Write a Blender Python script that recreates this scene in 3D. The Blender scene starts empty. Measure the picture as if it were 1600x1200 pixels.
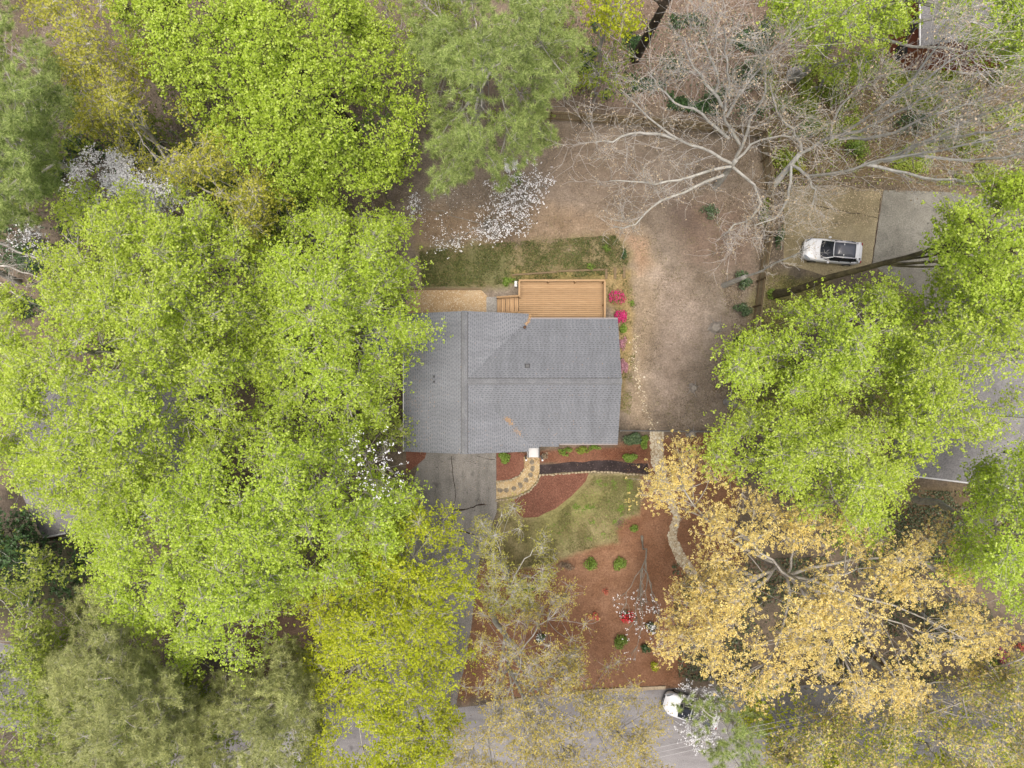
import bpy, bmesh, math, random
import numpy as np
from mathutils import Vector, Matrix

# ------------------------------------------------------------------ camera, world, sun, exposure
S = bpy.context.scene
COL = S.collection
HC = 54.7                      # camera height, metres
F = 1066.67                    # focal length in photo pixels (1600 wide)
cam_d = bpy.data.cameras.new('camera')
cam = bpy.data.objects.new('camera', cam_d)
COL.objects.link(cam)
cam.location = (0, 0, HC)
cam.rotation_euler = (0, 0, 0)
cam_d.sensor_width = 36.0
cam_d.lens = 36.0 * F / 1600.0
cam_d.clip_start = 0.5
cam_d.clip_end = 2000
S.camera = cam

SUN_EL, SUN_AZ = math.radians(85), math.radians(200)
world = bpy.data.worlds.new('World')
S.world = world
world.use_nodes = True
wn = world.node_tree
bg = wn.nodes['Background']
sky = wn.nodes.new('ShaderNodeTexSky')
sky.sky_type = 'NISHITA'
sky.sun_disc = False
sky.sun_elevation = SUN_EL
sky.sun_rotation = SUN_AZ
sky.air_density = 0.6
sky.dust_density = 6.0
sky.ozone_density = 0.6
wn.links.new(sky.outputs[0], bg.inputs['Color'])
bg.inputs['Strength'].default_value = 0.09
sun_d = bpy.data.lights.new('sun', 'SUN')
sun_d.energy = 1.5
sun_d.angle = math.radians(34)
sun_d.color = (1.0, 0.95, 0.87)
sun = bpy.data.objects.new('sun', sun_d)
COL.objects.link(sun)
sd = Vector((math.sin(SUN_AZ) * math.cos(SUN_EL), math.cos(SUN_AZ) * math.cos(SUN_EL), math.sin(SUN_EL)))
sun.rotation_euler = sd.to_track_quat('Z', 'Y').to_euler()
S.view_settings.view_transform = 'Standard'
S.view_settings.look = 'None'
S.view_settings.gamma = 1.0
S.view_settings.exposure = 1.3
S.cycles.max_bounces = 8
S.cycles.diffuse_bounces = 5
S.cycles.transmission_bounces = 3
S.cycles.glossy_bounces = 2
S.cycles.use_denoising = True
E = 1.6                        # picture value of a flat white surface under this light

# ------------------------------------------------------------------ helpers
R = np.random.default_rng(7)
random.seed(7)


def P(px, py, z=0.0):
    k = (HC - z) / F
    return np.array(((px - 800.0) * k, (600.0 - py) * k, z))


def lin(c):
    c = np.asarray(c, float) / 255.0
    return np.where(c <= 0.04045, c / 12.92, ((c + 0.055) / 1.055) ** 2.4)


def alb(c, k=1.0):
    v = np.clip(lin(c) / E * k, 0.002, 0.9)
    return (float(v[0]), float(v[1]), float(v[2]), 1.0)


def make_mesh(name, V, faces):
    """V (n,3); faces a list of index arrays, one (m,k) array per polygon size."""
    me = bpy.data.meshes.new(name)
    V = np.ascontiguousarray(V, dtype=np.float32)
    faces = [np.asarray(f, dtype=np.int32) for f in faces if len(f)]
    me.vertices.add(len(V))
    me.vertices.foreach_set('co', V.ravel())
    idx = np.concatenate([f.ravel() for f in faces])
    tot = np.concatenate([np.full(len(f), f.shape[1], np.int32) for f in faces])
    me.loops.add(len(idx))
    me.loops.foreach_set('vertex_index', idx)
    me.polygons.add(len(tot))
    me.polygons.foreach_set('loop_start', np.concatenate(([0], np.cumsum(tot)[:-1])).astype(np.int32))
    me.polygons.foreach_set('loop_total', tot)
    me.update(calc_edges=True)
    return me


def smooth(me):
    me.polygons.foreach_set('use_smooth', np.ones(len(me.polygons), bool))


def link(name, me, mat, parent=None, label=None, cat=None, group=None, kind=None):
    o = bpy.data.objects.new(name, me)
    COL.objects.link(o)
    if me is not None and mat is not None and not me.materials:
        me.materials.append(mat)
    if parent is not None:
        o.parent = parent
        o.matrix_parent_inverse = Matrix.Translation(-Vector(parent.location)) if parent.rotation_euler.z == 0 else Matrix()
    tag(o, label, cat, group, kind)
    return o


def tag(o, label=None, cat=None, group=None, kind=None):
    if label:
        o['label'] = label
    if cat:
        o['category'] = cat
    if group:
        o['group'] = group
    if kind:
        o['kind'] = kind


def empty(name, loc, label, cat, group=None, rz=0.0):
    o = bpy.data.objects.new(name, None)
    COL.objects.link(o)
    o.location = tuple(float(v) for v in loc)
    o.rotation_euler = (0, 0, rz)
    o.empty_display_size = 0.3
    tag(o, label, cat, group)
    return o


class MB:
    """collects boxes, bars, prisms into one mesh"""
    def __init__(self):
        self.v = []
        self.f = []

    def add(self, verts, faces):
        b = len(self.v)
        self.v += [tuple(map(float, p)) for p in verts]
        self.f += [tuple(i + b for i in f) for f in faces]

    def box(self, x0, x1, y0, y1, z0, z1):
        self.add([(x0, y0, z0), (x1, y0, z0), (x1, y1, z0), (x0, y1, z0), (x0, y0, z1), (x1, y0, z1), (x1, y1, z1), (x0, y1, z1)],
                 [(3, 2, 1, 0), (4, 5, 6, 7), (0, 1, 5, 4), (1, 2, 6, 5), (2, 3, 7, 6), (3, 0, 4, 7)])

    def obox(self, c, u, hu, hv, z0, z1):
        """box with horizontal axis u (2D unit)"""
        u = np.array(u, float)
        v = np.array((-u[1], u[0]))
        c = np.array(c[:2], float)
        q = [c - u * hu - v * hv, c + u * hu - v * hv, c + u * hu + v * hv, c - u * hu + v * hv]
        self.add([(*p, z0) for p in q] + [(*p, z1) for p in q],
                 [(3, 2, 1, 0), (4, 5, 6, 7), (0, 1, 5, 4), (1, 2, 6, 5), (2, 3, 7, 6), (3, 0, 4, 7)])

    def beam(self, a, b, w, h):
        """rectangular bar from a to b, w across, h in the upright direction"""
        a = Vector(a)
        b = Vector(b)
        d = (b - a).normalized()
        s = d.cross(Vector((0, 0, 1)))
        if s.length < 1e-4:
            s = Vector((1, 0, 0))
        s.normalize()
        t = s.cross(d).normalized()
        q = [(-s * w / 2 - t * h / 2), (s * w / 2 - t * h / 2), (s * w / 2 + t * h / 2), (-s * w / 2 + t * h / 2)]
        self.add([a + k for k in q] + [b + k for k in q],
                 [(3, 2, 1, 0), (4, 5, 6, 7), (0, 1, 5, 4), (1, 2, 6, 5), (2, 3, 7, 6), (3, 0, 4, 7)])

    def cyl(self, a, b, r0, r1=None, n=12):
        r1 = r0 if r1 is None else r1
        a = Vector(a)
        b = Vector(b)
        d = (b - a).normalized()
        s = d.orthogonal().normalized()
        t = d.cross(s)
        va = [a + (s * math.cos(i * 2 * math.pi / n) + t * math.sin(i * 2 * math.pi / n)) * r0 for i in range(n)]
        vb = [b + (s * math.cos(i * 2 * math.pi / n) + t * math.sin(i * 2 * math.pi / n)) * r1 for i in range(n)]
        self.add(va + vb, [tuple(range(n))[::-1], tuple(range(n, 2 * n))] + [(i, (i + 1) % n, n + (i + 1) % n, n + i) for i in range(n)])

    def mesh(self, name):
        me = bpy.data.meshes.new(name)
        me.from_pydata(self.v, [], self.f)
        me.update()
        return me

    def build(self, name, mat, parent=None, bevel=0.0, **kw):
        o = link(name, self.mesh(name), mat, parent, **kw)
        if bevel:
            m = o.modifiers.new('bevel', 'BEVEL')
            m.width = bevel
            m.segments = 2
            m.limit_method = 'ANGLE'
        return o


def shell(V, faces, thick):
    """top faces + bottom faces + rim: a slab following the top surface"""
    V = [tuple(map(float, v)) for v in V]
    n = len(V)
    mb = MB()
    edges = {}
    for f in faces:
        for a, b in zip(f, f[1:] + f[:1]):
            edges[(a, b)] = 1
    allf = [tuple(f) for f in faces] + [tuple(i + n for i in f[::-1]) for f in faces]
    for (a, b) in edges:
        if (b, a) not in edges:
            allf.append((b, a, a + n, b + n))
    mb.add(V + [(x, y, z - thick) for x, y, z in V], allf)
    return mb


# ------------------------------------------------------------------ value noise in numpy
class VNoise:
    def __init__(self, seed):
        self.g = np.random.default_rng(seed).random((256, 256))

    def one(self, x, y):
        xi = np.floor(x).astype(int)
        yi = np.floor(y).astype(int)
        fx = x - xi
        fy = y - yi
        fx = fx * fx * (3 - 2 * fx)
        fy = fy * fy * (3 - 2 * fy)
        g = self.g
        a = g[xi % 256, yi % 256]
        b = g[(xi + 1) % 256, yi % 256]
        c = g[xi % 256, (yi + 1) % 256]
        d = g[(xi + 1) % 256, (yi + 1) % 256]
        return (a * (1 - fx) + b * fx) * (1 - fy) + (c * (1 - fx) + d * fx) * fy

    def fbm(self, x, y, oct=4):
        s = 0
        a = 0.5
        t = 0
        for k in range(oct):
            s = s + a * self.one(x * 2 ** k + 17.3 * k, y * 2 ** k + 5.1 * k)
            t += a
            a *= 0.55
        return s / t


N1, N2, N3 = VNoise(1), VNoise(2), VNoise(3)


def sdist(px, py, poly):
    """signed distance (positive inside) to a polygon, all in photo pixels"""
    poly = np.asarray(poly, float)
    d2 = np.full(px.shape, 1e18)
    ins = np.zeros(px.shape, bool)
    n = len(poly)
    for i in range(n):
        ax, ay = poly[i]
        bx, by = poly[(i + 1) % n]
        ex, ey = bx - ax, by - ay
        t = np.clip(((px - ax) * ex + (py - ay) * ey) / (ex * ex + ey * ey + 1e-9), 0, 1)
        d2 = np.minimum(d2, (px - ax - t * ex) ** 2 + (py - ay - t * ey) ** 2)
        c = (ay > py) != (by > py)
        with np.errstate(divide='ignore', invalid='ignore'):
            xi = ex * (py - ay) / (ey if ey else 1e-9) + ax
        ins ^= c & (px < xi)
    d = np.sqrt(d2)
    return np.where(ins, d, -d)


# ------------------------------------------------------------------ materials
def new_mat(name):
    m = bpy.data.materials.new(name)
    m.use_nodes = True
    nt = m.node_tree
    b = nt.nodes['Principled BSDF']
    b.inputs['Specular IOR Level'].default_value = 0.25
    return m, nt, b


def node(nt, typ, **kw):
    n = nt.nodes.new(typ)
    for k, v in kw.items():
        setattr(n, k, v)
    return n


def noise(nt, scale, detail=4, rough=0.6, coord='Object', stretch=None):
    tc = node(nt, 'ShaderNodeTexCoord')
    n = node(nt, 'ShaderNodeTexNoise')
    n.inputs['Scale'].default_value = scale
    n.inputs['Detail'].default_value = detail
    n.inputs['Roughness'].default_value = rough
    if stretch:
        mp = node(nt, 'ShaderNodeMapping')
        mp.inputs['Scale'].default_value = stretch
        nt.links.new(tc.outputs[coord], mp.inputs['Vector'])
        nt.links.new(mp.outputs[0], n.inputs['Vector'])
    else:
        nt.links.new(tc.outputs[coord], n.inputs['Vector'])
    return n


def ramp(nt, src, stops):
    r = node(nt, 'ShaderNodeValToRGB')
    el = r.color_ramp.elements
    el[0].position, el[0].color = stops[0]
    el[1].position, el[1].color = stops[-1]
    for p, c in stops[1:-1]:
        e = el.new(p)
        e.color = c
    nt.links.new(src, r.inputs[0])
    return r


def mixc(nt, typ, fac, a, b):
    m = node(nt, 'ShaderNodeMix', data_type='RGBA', blend_type=typ)
    for s, v in ((0, fac), (6, a), (7, b)):
        if hasattr(v, 'links'):
            nt.links.new(v, m.inputs[s])
        else:
            m.inputs[s].default_value = v
    return m.outputs[2]


def bump(nt, b, src, strength, dist=0.05):
    n = node(nt, 'ShaderNodeBump')
    n.inputs['Strength'].default_value = strength
    n.inputs['Distance'].default_value = dist
    nt.links.new(src, n.inputs['Height'])
    nt.links.new(n.outputs[0], b.inputs['Normal'])


def g(v):
    return (v, v, v, 1)


def m_earth(name, c_lo, c_mid, c_hi, big=0.25, fine=9.0, rough=0.95, k=1.0, bstr=0.6, speck=None, worn=None):
    """earthy, gravelly, mulchy, asphalt-like surface"""
    m, nt, b = new_mat(name)
    n1 = noise(nt, big, 5, 0.65)
    n2 = noise(nt, fine, 4, 0.75)
    r1 = ramp(nt, n1.outputs[0], [(0.32, alb(c_lo, k)), (0.5, alb(c_mid, k)), (0.68, alb(c_hi, k))])
    r2 = ramp(nt, n2.outputs[0], [(0.28, g(0.55)), (0.5, g(1.0)), (0.72, g(1.45))])
    c = mixc(nt, 'MULTIPLY', 1.0, r1.outputs[0], r2.outputs[0])
    if worn:
        w1 = noise(nt, 1.1, 6, 0.75, stretch=worn)
        c = mixc(nt, 'MULTIPLY', 1.0, c, ramp(nt, w1.outputs[0], [(0.36, g(0.78)), (0.52, g(1.0)), (0.7, g(1.12))]).outputs[0])
        w2 = noise(nt, 0.9, 3, 0.5)
        c = mixc(nt, 'MULTIPLY', 1.0, c, ramp(nt, w2.outputs[0], [(0.27, g(0.62)), (0.36, g(1.0))]).outputs[0])
        w3 = noise(nt, 2.6, 2, 0.4)
        c = mixc(nt, 'MULTIPLY', 1.0, c, ramp(nt, w3.outputs[0], [(0.24, g(0.5)), (0.29, g(1.0))]).outputs[0])
    if speck:
        v = node(nt, 'ShaderNodeTexVoronoi')
        v.inputs['Scale'].default_value = speck[1]
        tc = node(nt, 'ShaderNodeTexCoord')
        nt.links.new(tc.outputs['Object'], v.inputs['Vector'])
        sep = node(nt, 'ShaderNodeSeparateColor')
        nt.links.new(v.outputs['Color'], sep.inputs[0])
        rr = ramp(nt, sep.outputs[0], [(1 - speck[2] - 0.01, g(0)), (1 - speck[2], g(1))])
        c = mixc(nt, 'MIX', rr.outputs[0], c, alb(speck[0], k))
    nt.links.new(c, b.inputs['Base Color'])
    b.inputs['Roughness'].default_value = rough
    bump(nt, b, n2.outputs[0], bstr, 0.04)
    return m


def m_leaf(name, cols, k=1.0, trans=0.35, clump=0.35, rough=0.55, dark=0.75):
    """cols: photo colours from dull to bright, one picked per leaf"""
    m, nt, b = new_mat(name)
    geo = node(nt, 'ShaderNodeNewGeometry')
    n = len(cols)
    r = ramp(nt, geo.outputs['Random Per Island'], [(i / (n - 1), alb(c, k)) for i, c in enumerate(cols)])
    n1 = noise(nt, clump, 3, 0.6)
    r2 = ramp(nt, n1.outputs[0], [(0.3, g(dark)), (0.68, g(1.12))])
    c = mixc(nt, 'MULTIPLY', 1.0, r.outputs[0], r2.outputs[0])
    nt.links.new(c, b.inputs['Base Color'])
    b.inputs['Roughness'].default_value = rough
    b.inputs['Specular IOR Level'].default_value = 0.3
    tr = node(nt, 'ShaderNodeBsdfTranslucent')
    nt.links.new(c, tr.inputs['Color'])
    mx = node(nt, 'ShaderNodeMixShader')
    mx.inputs[0].default_value = trans
    out = nt.nodes['Material Output']
    nt.links.new(b.outputs[0], mx.inputs[1])
    nt.links.new(tr.outputs[0], mx.inputs[2])
    nt.links.new(mx.outputs[0], out.inputs[0])
    return m


def m_bark(name, lo, hi, scale=2.5, k=1.0):
    m, nt, b = new_mat(name)
    n1 = noise(nt, scale, 5, 0.7)
    r = ramp(nt, n1.outputs[0], [(0.35, alb(lo, k)), (0.65, alb(hi, k))])
    nt.links.new(r.outputs[0], b.inputs['Base Color'])
    b.inputs['Roughness'].default_value = 0.9
    bump(nt, b, n1.outputs[0], 0.5, 0.03)
    return m


def m_plain(name, c, rough=0.5, spec=0.4, var=0.08, scale=3.0, metal=0.0, k=1.0):
    m, nt, b = new_mat(name)
    n1 = noise(nt, scale, 4, 0.6)
    a = np.array(alb(c, k))
    lo, hi = a * (1 - var), a * (1 + var)
    lo[3] = hi[3] = 1
    r = ramp(nt, n1.outputs[0], [(0.3, tuple(lo)), (0.7, tuple(np.clip(hi, 0, 1)))])
    nt.links.new(r.outputs[0], b.inputs['Base Color'])
    b.inputs['Roughness'].default_value = rough
    b.inputs['Specular IOR Level'].default_value = spec
    b.inputs['Metallic'].default_value = metal
    return m


def m_shingle(name, swap, base, dash):
    m, nt, b = new_mat(name)

    def mth(op, x, y=None):
        n = node(nt, 'ShaderNodeMath', operation=op)
        for i, v in enumerate((x, y)):
            if v is None:
                continue
            if hasattr(v, 'links'):
                nt.links.new(v, n.inputs[i])
            else:
                n.inputs[i].default_value = v
        return n.outputs[0]
    tc = node(nt, 'ShaderNodeTexCoord')
    sp = node(nt, 'ShaderNodeSeparateXYZ')
    nt.links.new(tc.outputs['Object'], sp.inputs[0])
    along, up = (sp.outputs[1], sp.outputs[0]) if swap else (sp.outputs[0], sp.outputs[1])
    v = mth('DIVIDE', up, 0.145)
    row = mth('FLOOR', v)
    fy = mth('FRACT', v)
    wn1 = node(nt, 'ShaderNodeTexWhiteNoise', noise_dimensions='1D')
    nt.links.new(row, wn1.inputs['W'])
    u = mth('ADD', mth('DIVIDE', along, 0.30), mth('MULTIPLY', row, 0.5))
    u = mth('ADD', u, mth('MULTIPLY', wn1.outputs[0], 3.0))
    cell = mth('FLOOR', u)
    fx = mth('FRACT', u)
    wn2 = node(nt, 'ShaderNodeTexWhiteNoise', noise_dimensions='2D')
    cb = node(nt, 'ShaderNodeCombineXYZ')
    nt.links.new(cell, cb.inputs[0])
    nt.links.new(row, cb.inputs[1])
    nt.links.new(cb.outputs[0], wn2.inputs['Vector'])
    wid = mth('ADD', mth('MULTIPLY', wn2.outputs[0], 0.5), 0.2)
    d = mth('MULTIPLY', mth('LESS_THAN', fx, wid), mth('LESS_THAN', fy, 0.42))  # dashes paint the small shadows along the shingle courses into the colour
    line = mth('LESS_THAN', fy, 0.10)
    d = mth('MAXIMUM', d, mth('MULTIPLY', line, 0.6))
    c = mixc(nt, 'MIX', d, alb(base), alb(dash))
    r0 = ramp(nt, wn2.outputs[0], [(0, g(0.92)), (1, g(1.08))])
    n1 = noise(nt, 0.35, 5, 0.7)
    n2 = noise(nt, 14.0, 3, 0.7)
    n3 = noise(nt, 0.5, 5, 0.7, stretch=(0.25, 2.2, 1) if swap else (2.2, 0.25, 1))
    c = mixc(nt, 'MULTIPLY', 1.0, c, r0.outputs[0])
    c = mixc(nt, 'MULTIPLY', 1.0, c, ramp(nt, n1.outputs[0], [(0.3, g(0.9)), (0.7, g(1.08))]).outputs[0])
    c = mixc(nt, 'MULTIPLY', 1.0, c, ramp(nt, n2.outputs[0], [(0.3, g(0.86)), (0.7, g(1.14))]).outputs[0])
    c = mixc(nt, 'MULTIPLY', 1.0, c, ramp(nt, n3.outputs[0], [(0.35, g(0.86)), (0.6, g(1.04))]).outputs[0])
    nt.links.new(c, b.inputs['Base Color'])
    b.inputs['Roughness'].default_value = 0.92
    bump(nt, b, d, -0.3, 0.02)
    return m


def m_wood(name, lo, hi, axis=(1, 14, 14), k=1.0):
    m, nt, b = new_mat(name)
    geo = node(nt, 'ShaderNodeNewGeometry')
    n1 = noise(nt, 1.6, 5, 0.65, stretch=axis)
    r = ramp(nt, n1.outputs[0], [(0.3, alb(lo, k)), (0.7, alb(hi, k))])
    r2 = ramp(nt, geo.outputs['Random Per Island'], [(0, g(0.86)), (1, g(1.1))])
    c = mixc(nt, 'MULTIPLY', 1.0, r.outputs[0], r2.outputs[0])
    nt.links.new(c, b.inputs['Base Color'])
    b.inputs['Roughness'].default_value = 0.75
    return m


M = {}
# foliage (colours as seen in the photograph, turned into albedo by alb)
LK = 1.35
M['tulip'] = m_leaf('fresh_green_leaf', [(150, 170, 50), (166, 188, 60), (180, 200, 72), (194, 212, 94), (212, 224, 130)], LK * 1.12, trans=0.52, dark=0.88, rough=0.65)  # palest tone paints gloss highlights into some of the leaves
M['tulip2'] = m_leaf('bright_green_leaf', [(146, 170, 48), (164, 188, 58), (178, 202, 70), (194, 214, 92), (210, 226, 128)], LK * 1.12, trans=0.52, dark=0.88, rough=0.65)  # last, palest tone is a painted leaf highlight here too
M['lime'] = m_leaf('lime_leaf', [(156, 168, 34), (174, 186, 42), (190, 198, 52), (206, 210, 82)], LK * 1.15, trans=0.52, dark=0.88)
M['olive'] = m_leaf('young_yellow_leaf', [(152, 158, 46), (178, 180, 60), (194, 192, 80), (206, 204, 108)], LK, trans=0.45, dark=0.82)
M['gold'] = m_leaf('golden_catkin_leaf', [(212, 190, 112), (222, 202, 122), (230, 212, 138), (240, 226, 168)], LK * 1.15, trans=0.42, dark=0.92)
M['birch'] = m_leaf('small_olive_leaf', [(148, 150, 66), (166, 166, 76), (180, 176, 86), (194, 188, 108)], LK * 1.1, trans=0.4)
M['amber'] = m_leaf('small_amber_leaf', [(160, 152, 76), (178, 164, 82), (192, 174, 90), (200, 188, 116)], LK * 1.15, trans=0.4)
M['mid'] = m_leaf('mid_green_leaf', [(122, 140, 52), (146, 162, 62), (164, 178, 80), (182, 190, 106)], LK * 1.2, trans=0.45)
M['mixed'] = m_leaf('tan_and_green_leaf', [(136, 150, 50), (170, 176, 66), (188, 178, 92), (196, 174, 116), (206, 194, 126)], LK * 1.25)
M['under'] = m_leaf('understorey_leaf', [(110, 126, 48), (134, 150, 58), (152, 164, 74)], LK * 1.15, trans=0.45)
M['spring'] = m_leaf('spring_shrub_leaf', [(100, 126, 44), (126, 152, 60), (150, 174, 88)], LK)
M['dark'] = m_leaf('evergreen_leaf', [(44, 66, 36), (62, 90, 48), (84, 112, 66)], LK, trans=0.15, rough=0.4)
M['darkblue'] = m_leaf('glossy_evergreen_leaf', [(58, 78, 50), (84, 104, 70), (114, 132, 96)], LK, trans=0.12, rough=0.35)
M['pine'] = m_leaf('pine_needle', [(104, 122, 64), (130, 146, 80), (148, 162, 96), (162, 172, 110)], LK * 1.6, trans=0.35, clump=0.5)
M['pine2'] = m_leaf('grey_green_pine_needle', [(108, 114, 70), (132, 138, 86), (150, 154, 102), (164, 164, 114)], LK * 1.9, trans=0.35, clump=0.5)
M['white'] = m_leaf('white_bract', [(214, 214, 216), (230, 230, 232), (240, 240, 240)], 1.45, trans=0.2, dark=0.9)
M['magenta'] = m_leaf('magenta_petal', [(190, 28, 100), (214, 44, 120), (230, 84, 150)], 1.3, trans=0.3)
M['pink'] = m_leaf('pink_petal', [(190, 130, 150), (208, 158, 172), (150, 110, 100)], 1.2, trans=0.2)
M['red'] = m_leaf('red_petal', [(176, 22, 40), (206, 36, 52), (222, 60, 70)], 1.3, trans=0.2)
M['coral'] = m_leaf('coral_petal', [(196, 96, 76), (216, 120, 96), (226, 140, 112)], 1.2, trans=0.2)
M['bud'] = m_leaf('pale_bud', [(170, 150, 122), (196, 176, 144), (212, 194, 164)], 1.25, trans=0.2)
M['litter'] = m_leaf('fallen_leaf', [(98, 84, 68), (128, 112, 92), (156, 140, 118), (188, 172, 150)], 1.05, trans=0.0, rough=0.9)
M['straw2'] = m_leaf('fallen_pine_needle', [(112, 76, 58), (140, 100, 78), (166, 124, 98), (190, 150, 122)], 1.05, trans=0.0, rough=0.9)
M['stick'] = m_leaf('dead_stick', [(96, 84, 74), (140, 126, 112), (176, 164, 150)], 1.05, trans=0.0, rough=0.9)
M['grass'] = m_leaf('grass_blade', [(104, 108, 60), (124, 126, 72), (146, 142, 92), (166, 154, 112)], 1.2, trans=0.2)
M['bank'] = m_leaf('bank_cover_leaf', [(74, 88, 46), (96, 108, 58), (118, 124, 70), (142, 128, 90)], 1.3, trans=0.2)
M['ivy'] = m_leaf('ivy_leaf', [(70, 84, 60), (92, 108, 76), (120, 128, 96), (140, 96, 72)], 1.2, trans=0.1, rough=0.4)
M['bark'] = m_bark('grey_bark', (138, 132, 124), (190, 186, 178), k=1.5)
M['palebark'] = m_bark('pale_bark', (172, 169, 160), (210, 208, 200), k=1.2)
M['silverbark'] = m_bark('silver_bark', (190, 188, 180), (222, 220, 212), k=1.25)
M['darkbark'] = m_bark('dark_bark', (58, 50, 42), (104, 92, 78))
M['mossbark'] = m_bark('mossy_bark', (78, 70, 54), (124, 116, 84))
M['twig'] = m_bark('fine_twig', (176, 172, 164), (212, 208, 202), k=1.3)
M['greytwig'] = m_bark('grey_twig', (128, 122, 110), (176, 170, 158))
# built things
M['shA'] = m_shingle('grey_shingle_across', False, (136, 139, 145), (106, 109, 115))  # base darkened to offset the stronger light on the sideways wing
M['shB'] = m_shingle('grey_shingle_along', True, (143, 146, 152), (111, 114, 120))  # base lightened to offset tree shade on the front-to-back wing
M['cap'] = m_earth('ridge_cap_shingle', (118, 120, 124), (130, 132, 136), (140, 142, 146), 0.8, 12)
M['vinyl'] = m_plain('pale_siding', (196, 196, 192), 0.6)
M['trim'] = m_plain('white_trim', (222, 222, 222), 0.5)
M['glass'] = m_plain('window_glass', (52, 60, 68), 0.08, 0.6)
M['greydoor'] = m_plain('garage_door_paint', (206, 206, 204), 0.5)
M['metal'] = m_plain('galvanised_steel', (150, 150, 150), 0.45, 0.5, metal=0.5)
M['darkmetal'] = m_plain('dark_metal', (58, 60, 64), 0.5)
M['cedar'] = m_wood('stained_cedar', (172, 138, 100), (198, 165, 126))
M['cedary'] = m_wood('stained_cedar_upright', (176, 141, 103), (204, 170, 130), (14, 1, 14))
M['fence'] = m_wood('weathered_fence_board', (150, 136, 106), (184, 168, 134), (6, 6, 1), k=1.3)
M['timber'] = m_wood('weathered_timber', (116, 98, 74), (150, 130, 100))
M['concrete'] = m_earth('concrete', (150, 146, 140), (164, 160, 154), (176, 172, 166), 0.5, 10, k=1.0)
M['drive'] = m_earth('old_driveway_concrete', (130, 127, 122), (152, 148, 143), (170, 165, 158), 0.3, 12, bstr=0.25, k=0.95, worn=(1.6, 0.3, 1))
M['pad'] = m_earth('stained_tan_concrete', (118, 108, 82), (138, 127, 100), (154, 143, 116), 0.2, 9, k=1.25, bstr=0.2, worn=(0.8, 0.8, 1))
M['greypad'] = m_earth('grey_concrete', (116, 112, 102), (130, 127, 117), (144, 141, 131), 0.2, 9, k=1.15, bstr=0.2, worn=(0.8, 0.8, 1))
M['road'] = m_earth('worn_asphalt', (132, 128, 128), (146, 143, 143), (158, 155, 154), 0.2, 16, bstr=0.25, k=1.05, worn=(0.3, 1.6, 1))
M['kerb'] = m_earth('kerb_concrete', (158, 142, 116), (174, 158, 132), (188, 172, 148), 0.6, 9)
M['gravel'] = m_earth('tan_gravel', (168, 138, 100), (190, 162, 124), (202, 178, 144), 0.5, 16, speck=((214, 196, 168), 14, 0.15))
M['pea'] = m_earth('pea_gravel', (170, 146, 104), (190, 166, 124), (204, 182, 142), 0.8, 18, speck=((214, 200, 170), 16, 0.12))
M['redmulch'] = m_earth('red_mulch', (114, 74, 60), (134, 90, 74), (150, 106, 88), 0.6, 13, bstr=1.0, speck=((150, 108, 90), 12, 0.1))
M['blackmulch'] = m_earth('black_mulch', (50, 42, 42), (62, 53, 53), (76, 66, 66), 0.8, 14, bstr=1.0, speck=((96, 84, 82), 12, 0.06))
M['stone'] = m_earth('pale_stone', (172, 154, 124), (196, 182, 154), (212, 200, 176), 2, 12)
M['slate'] = m_earth('grey_flagstone', (120, 108, 92), (138, 128, 112), (150, 142, 128), 2, 12)
M['creek'] = m_earth('creek_stone', (168, 146, 112), (188, 166, 132), (204, 186, 154), 2, 12)
M['stump'] = m_bark('weathered_stump', (150, 142, 132), (176, 168, 158), 5, k=1.0)
M['brickred'] = m_plain('red_painted_siding', (150, 84, 58), 0.7, var=0.15)
M['roofgrey'] = m_earth('far_roof_shingle', (126, 124, 124), (140, 138, 138), (152, 150, 150), 0.5, 9, bstr=0.3)

# ------------------------------------------------------------------ ground
def frame_axis(h, step, far):
    inner = np.arange(-h, h + 1e-6, step)
    outer = h + np.array([1.5, 4, 9, 20, 45, 100, far - h])
    return np.concatenate((-outer[::-1], inner, outer))


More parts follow.
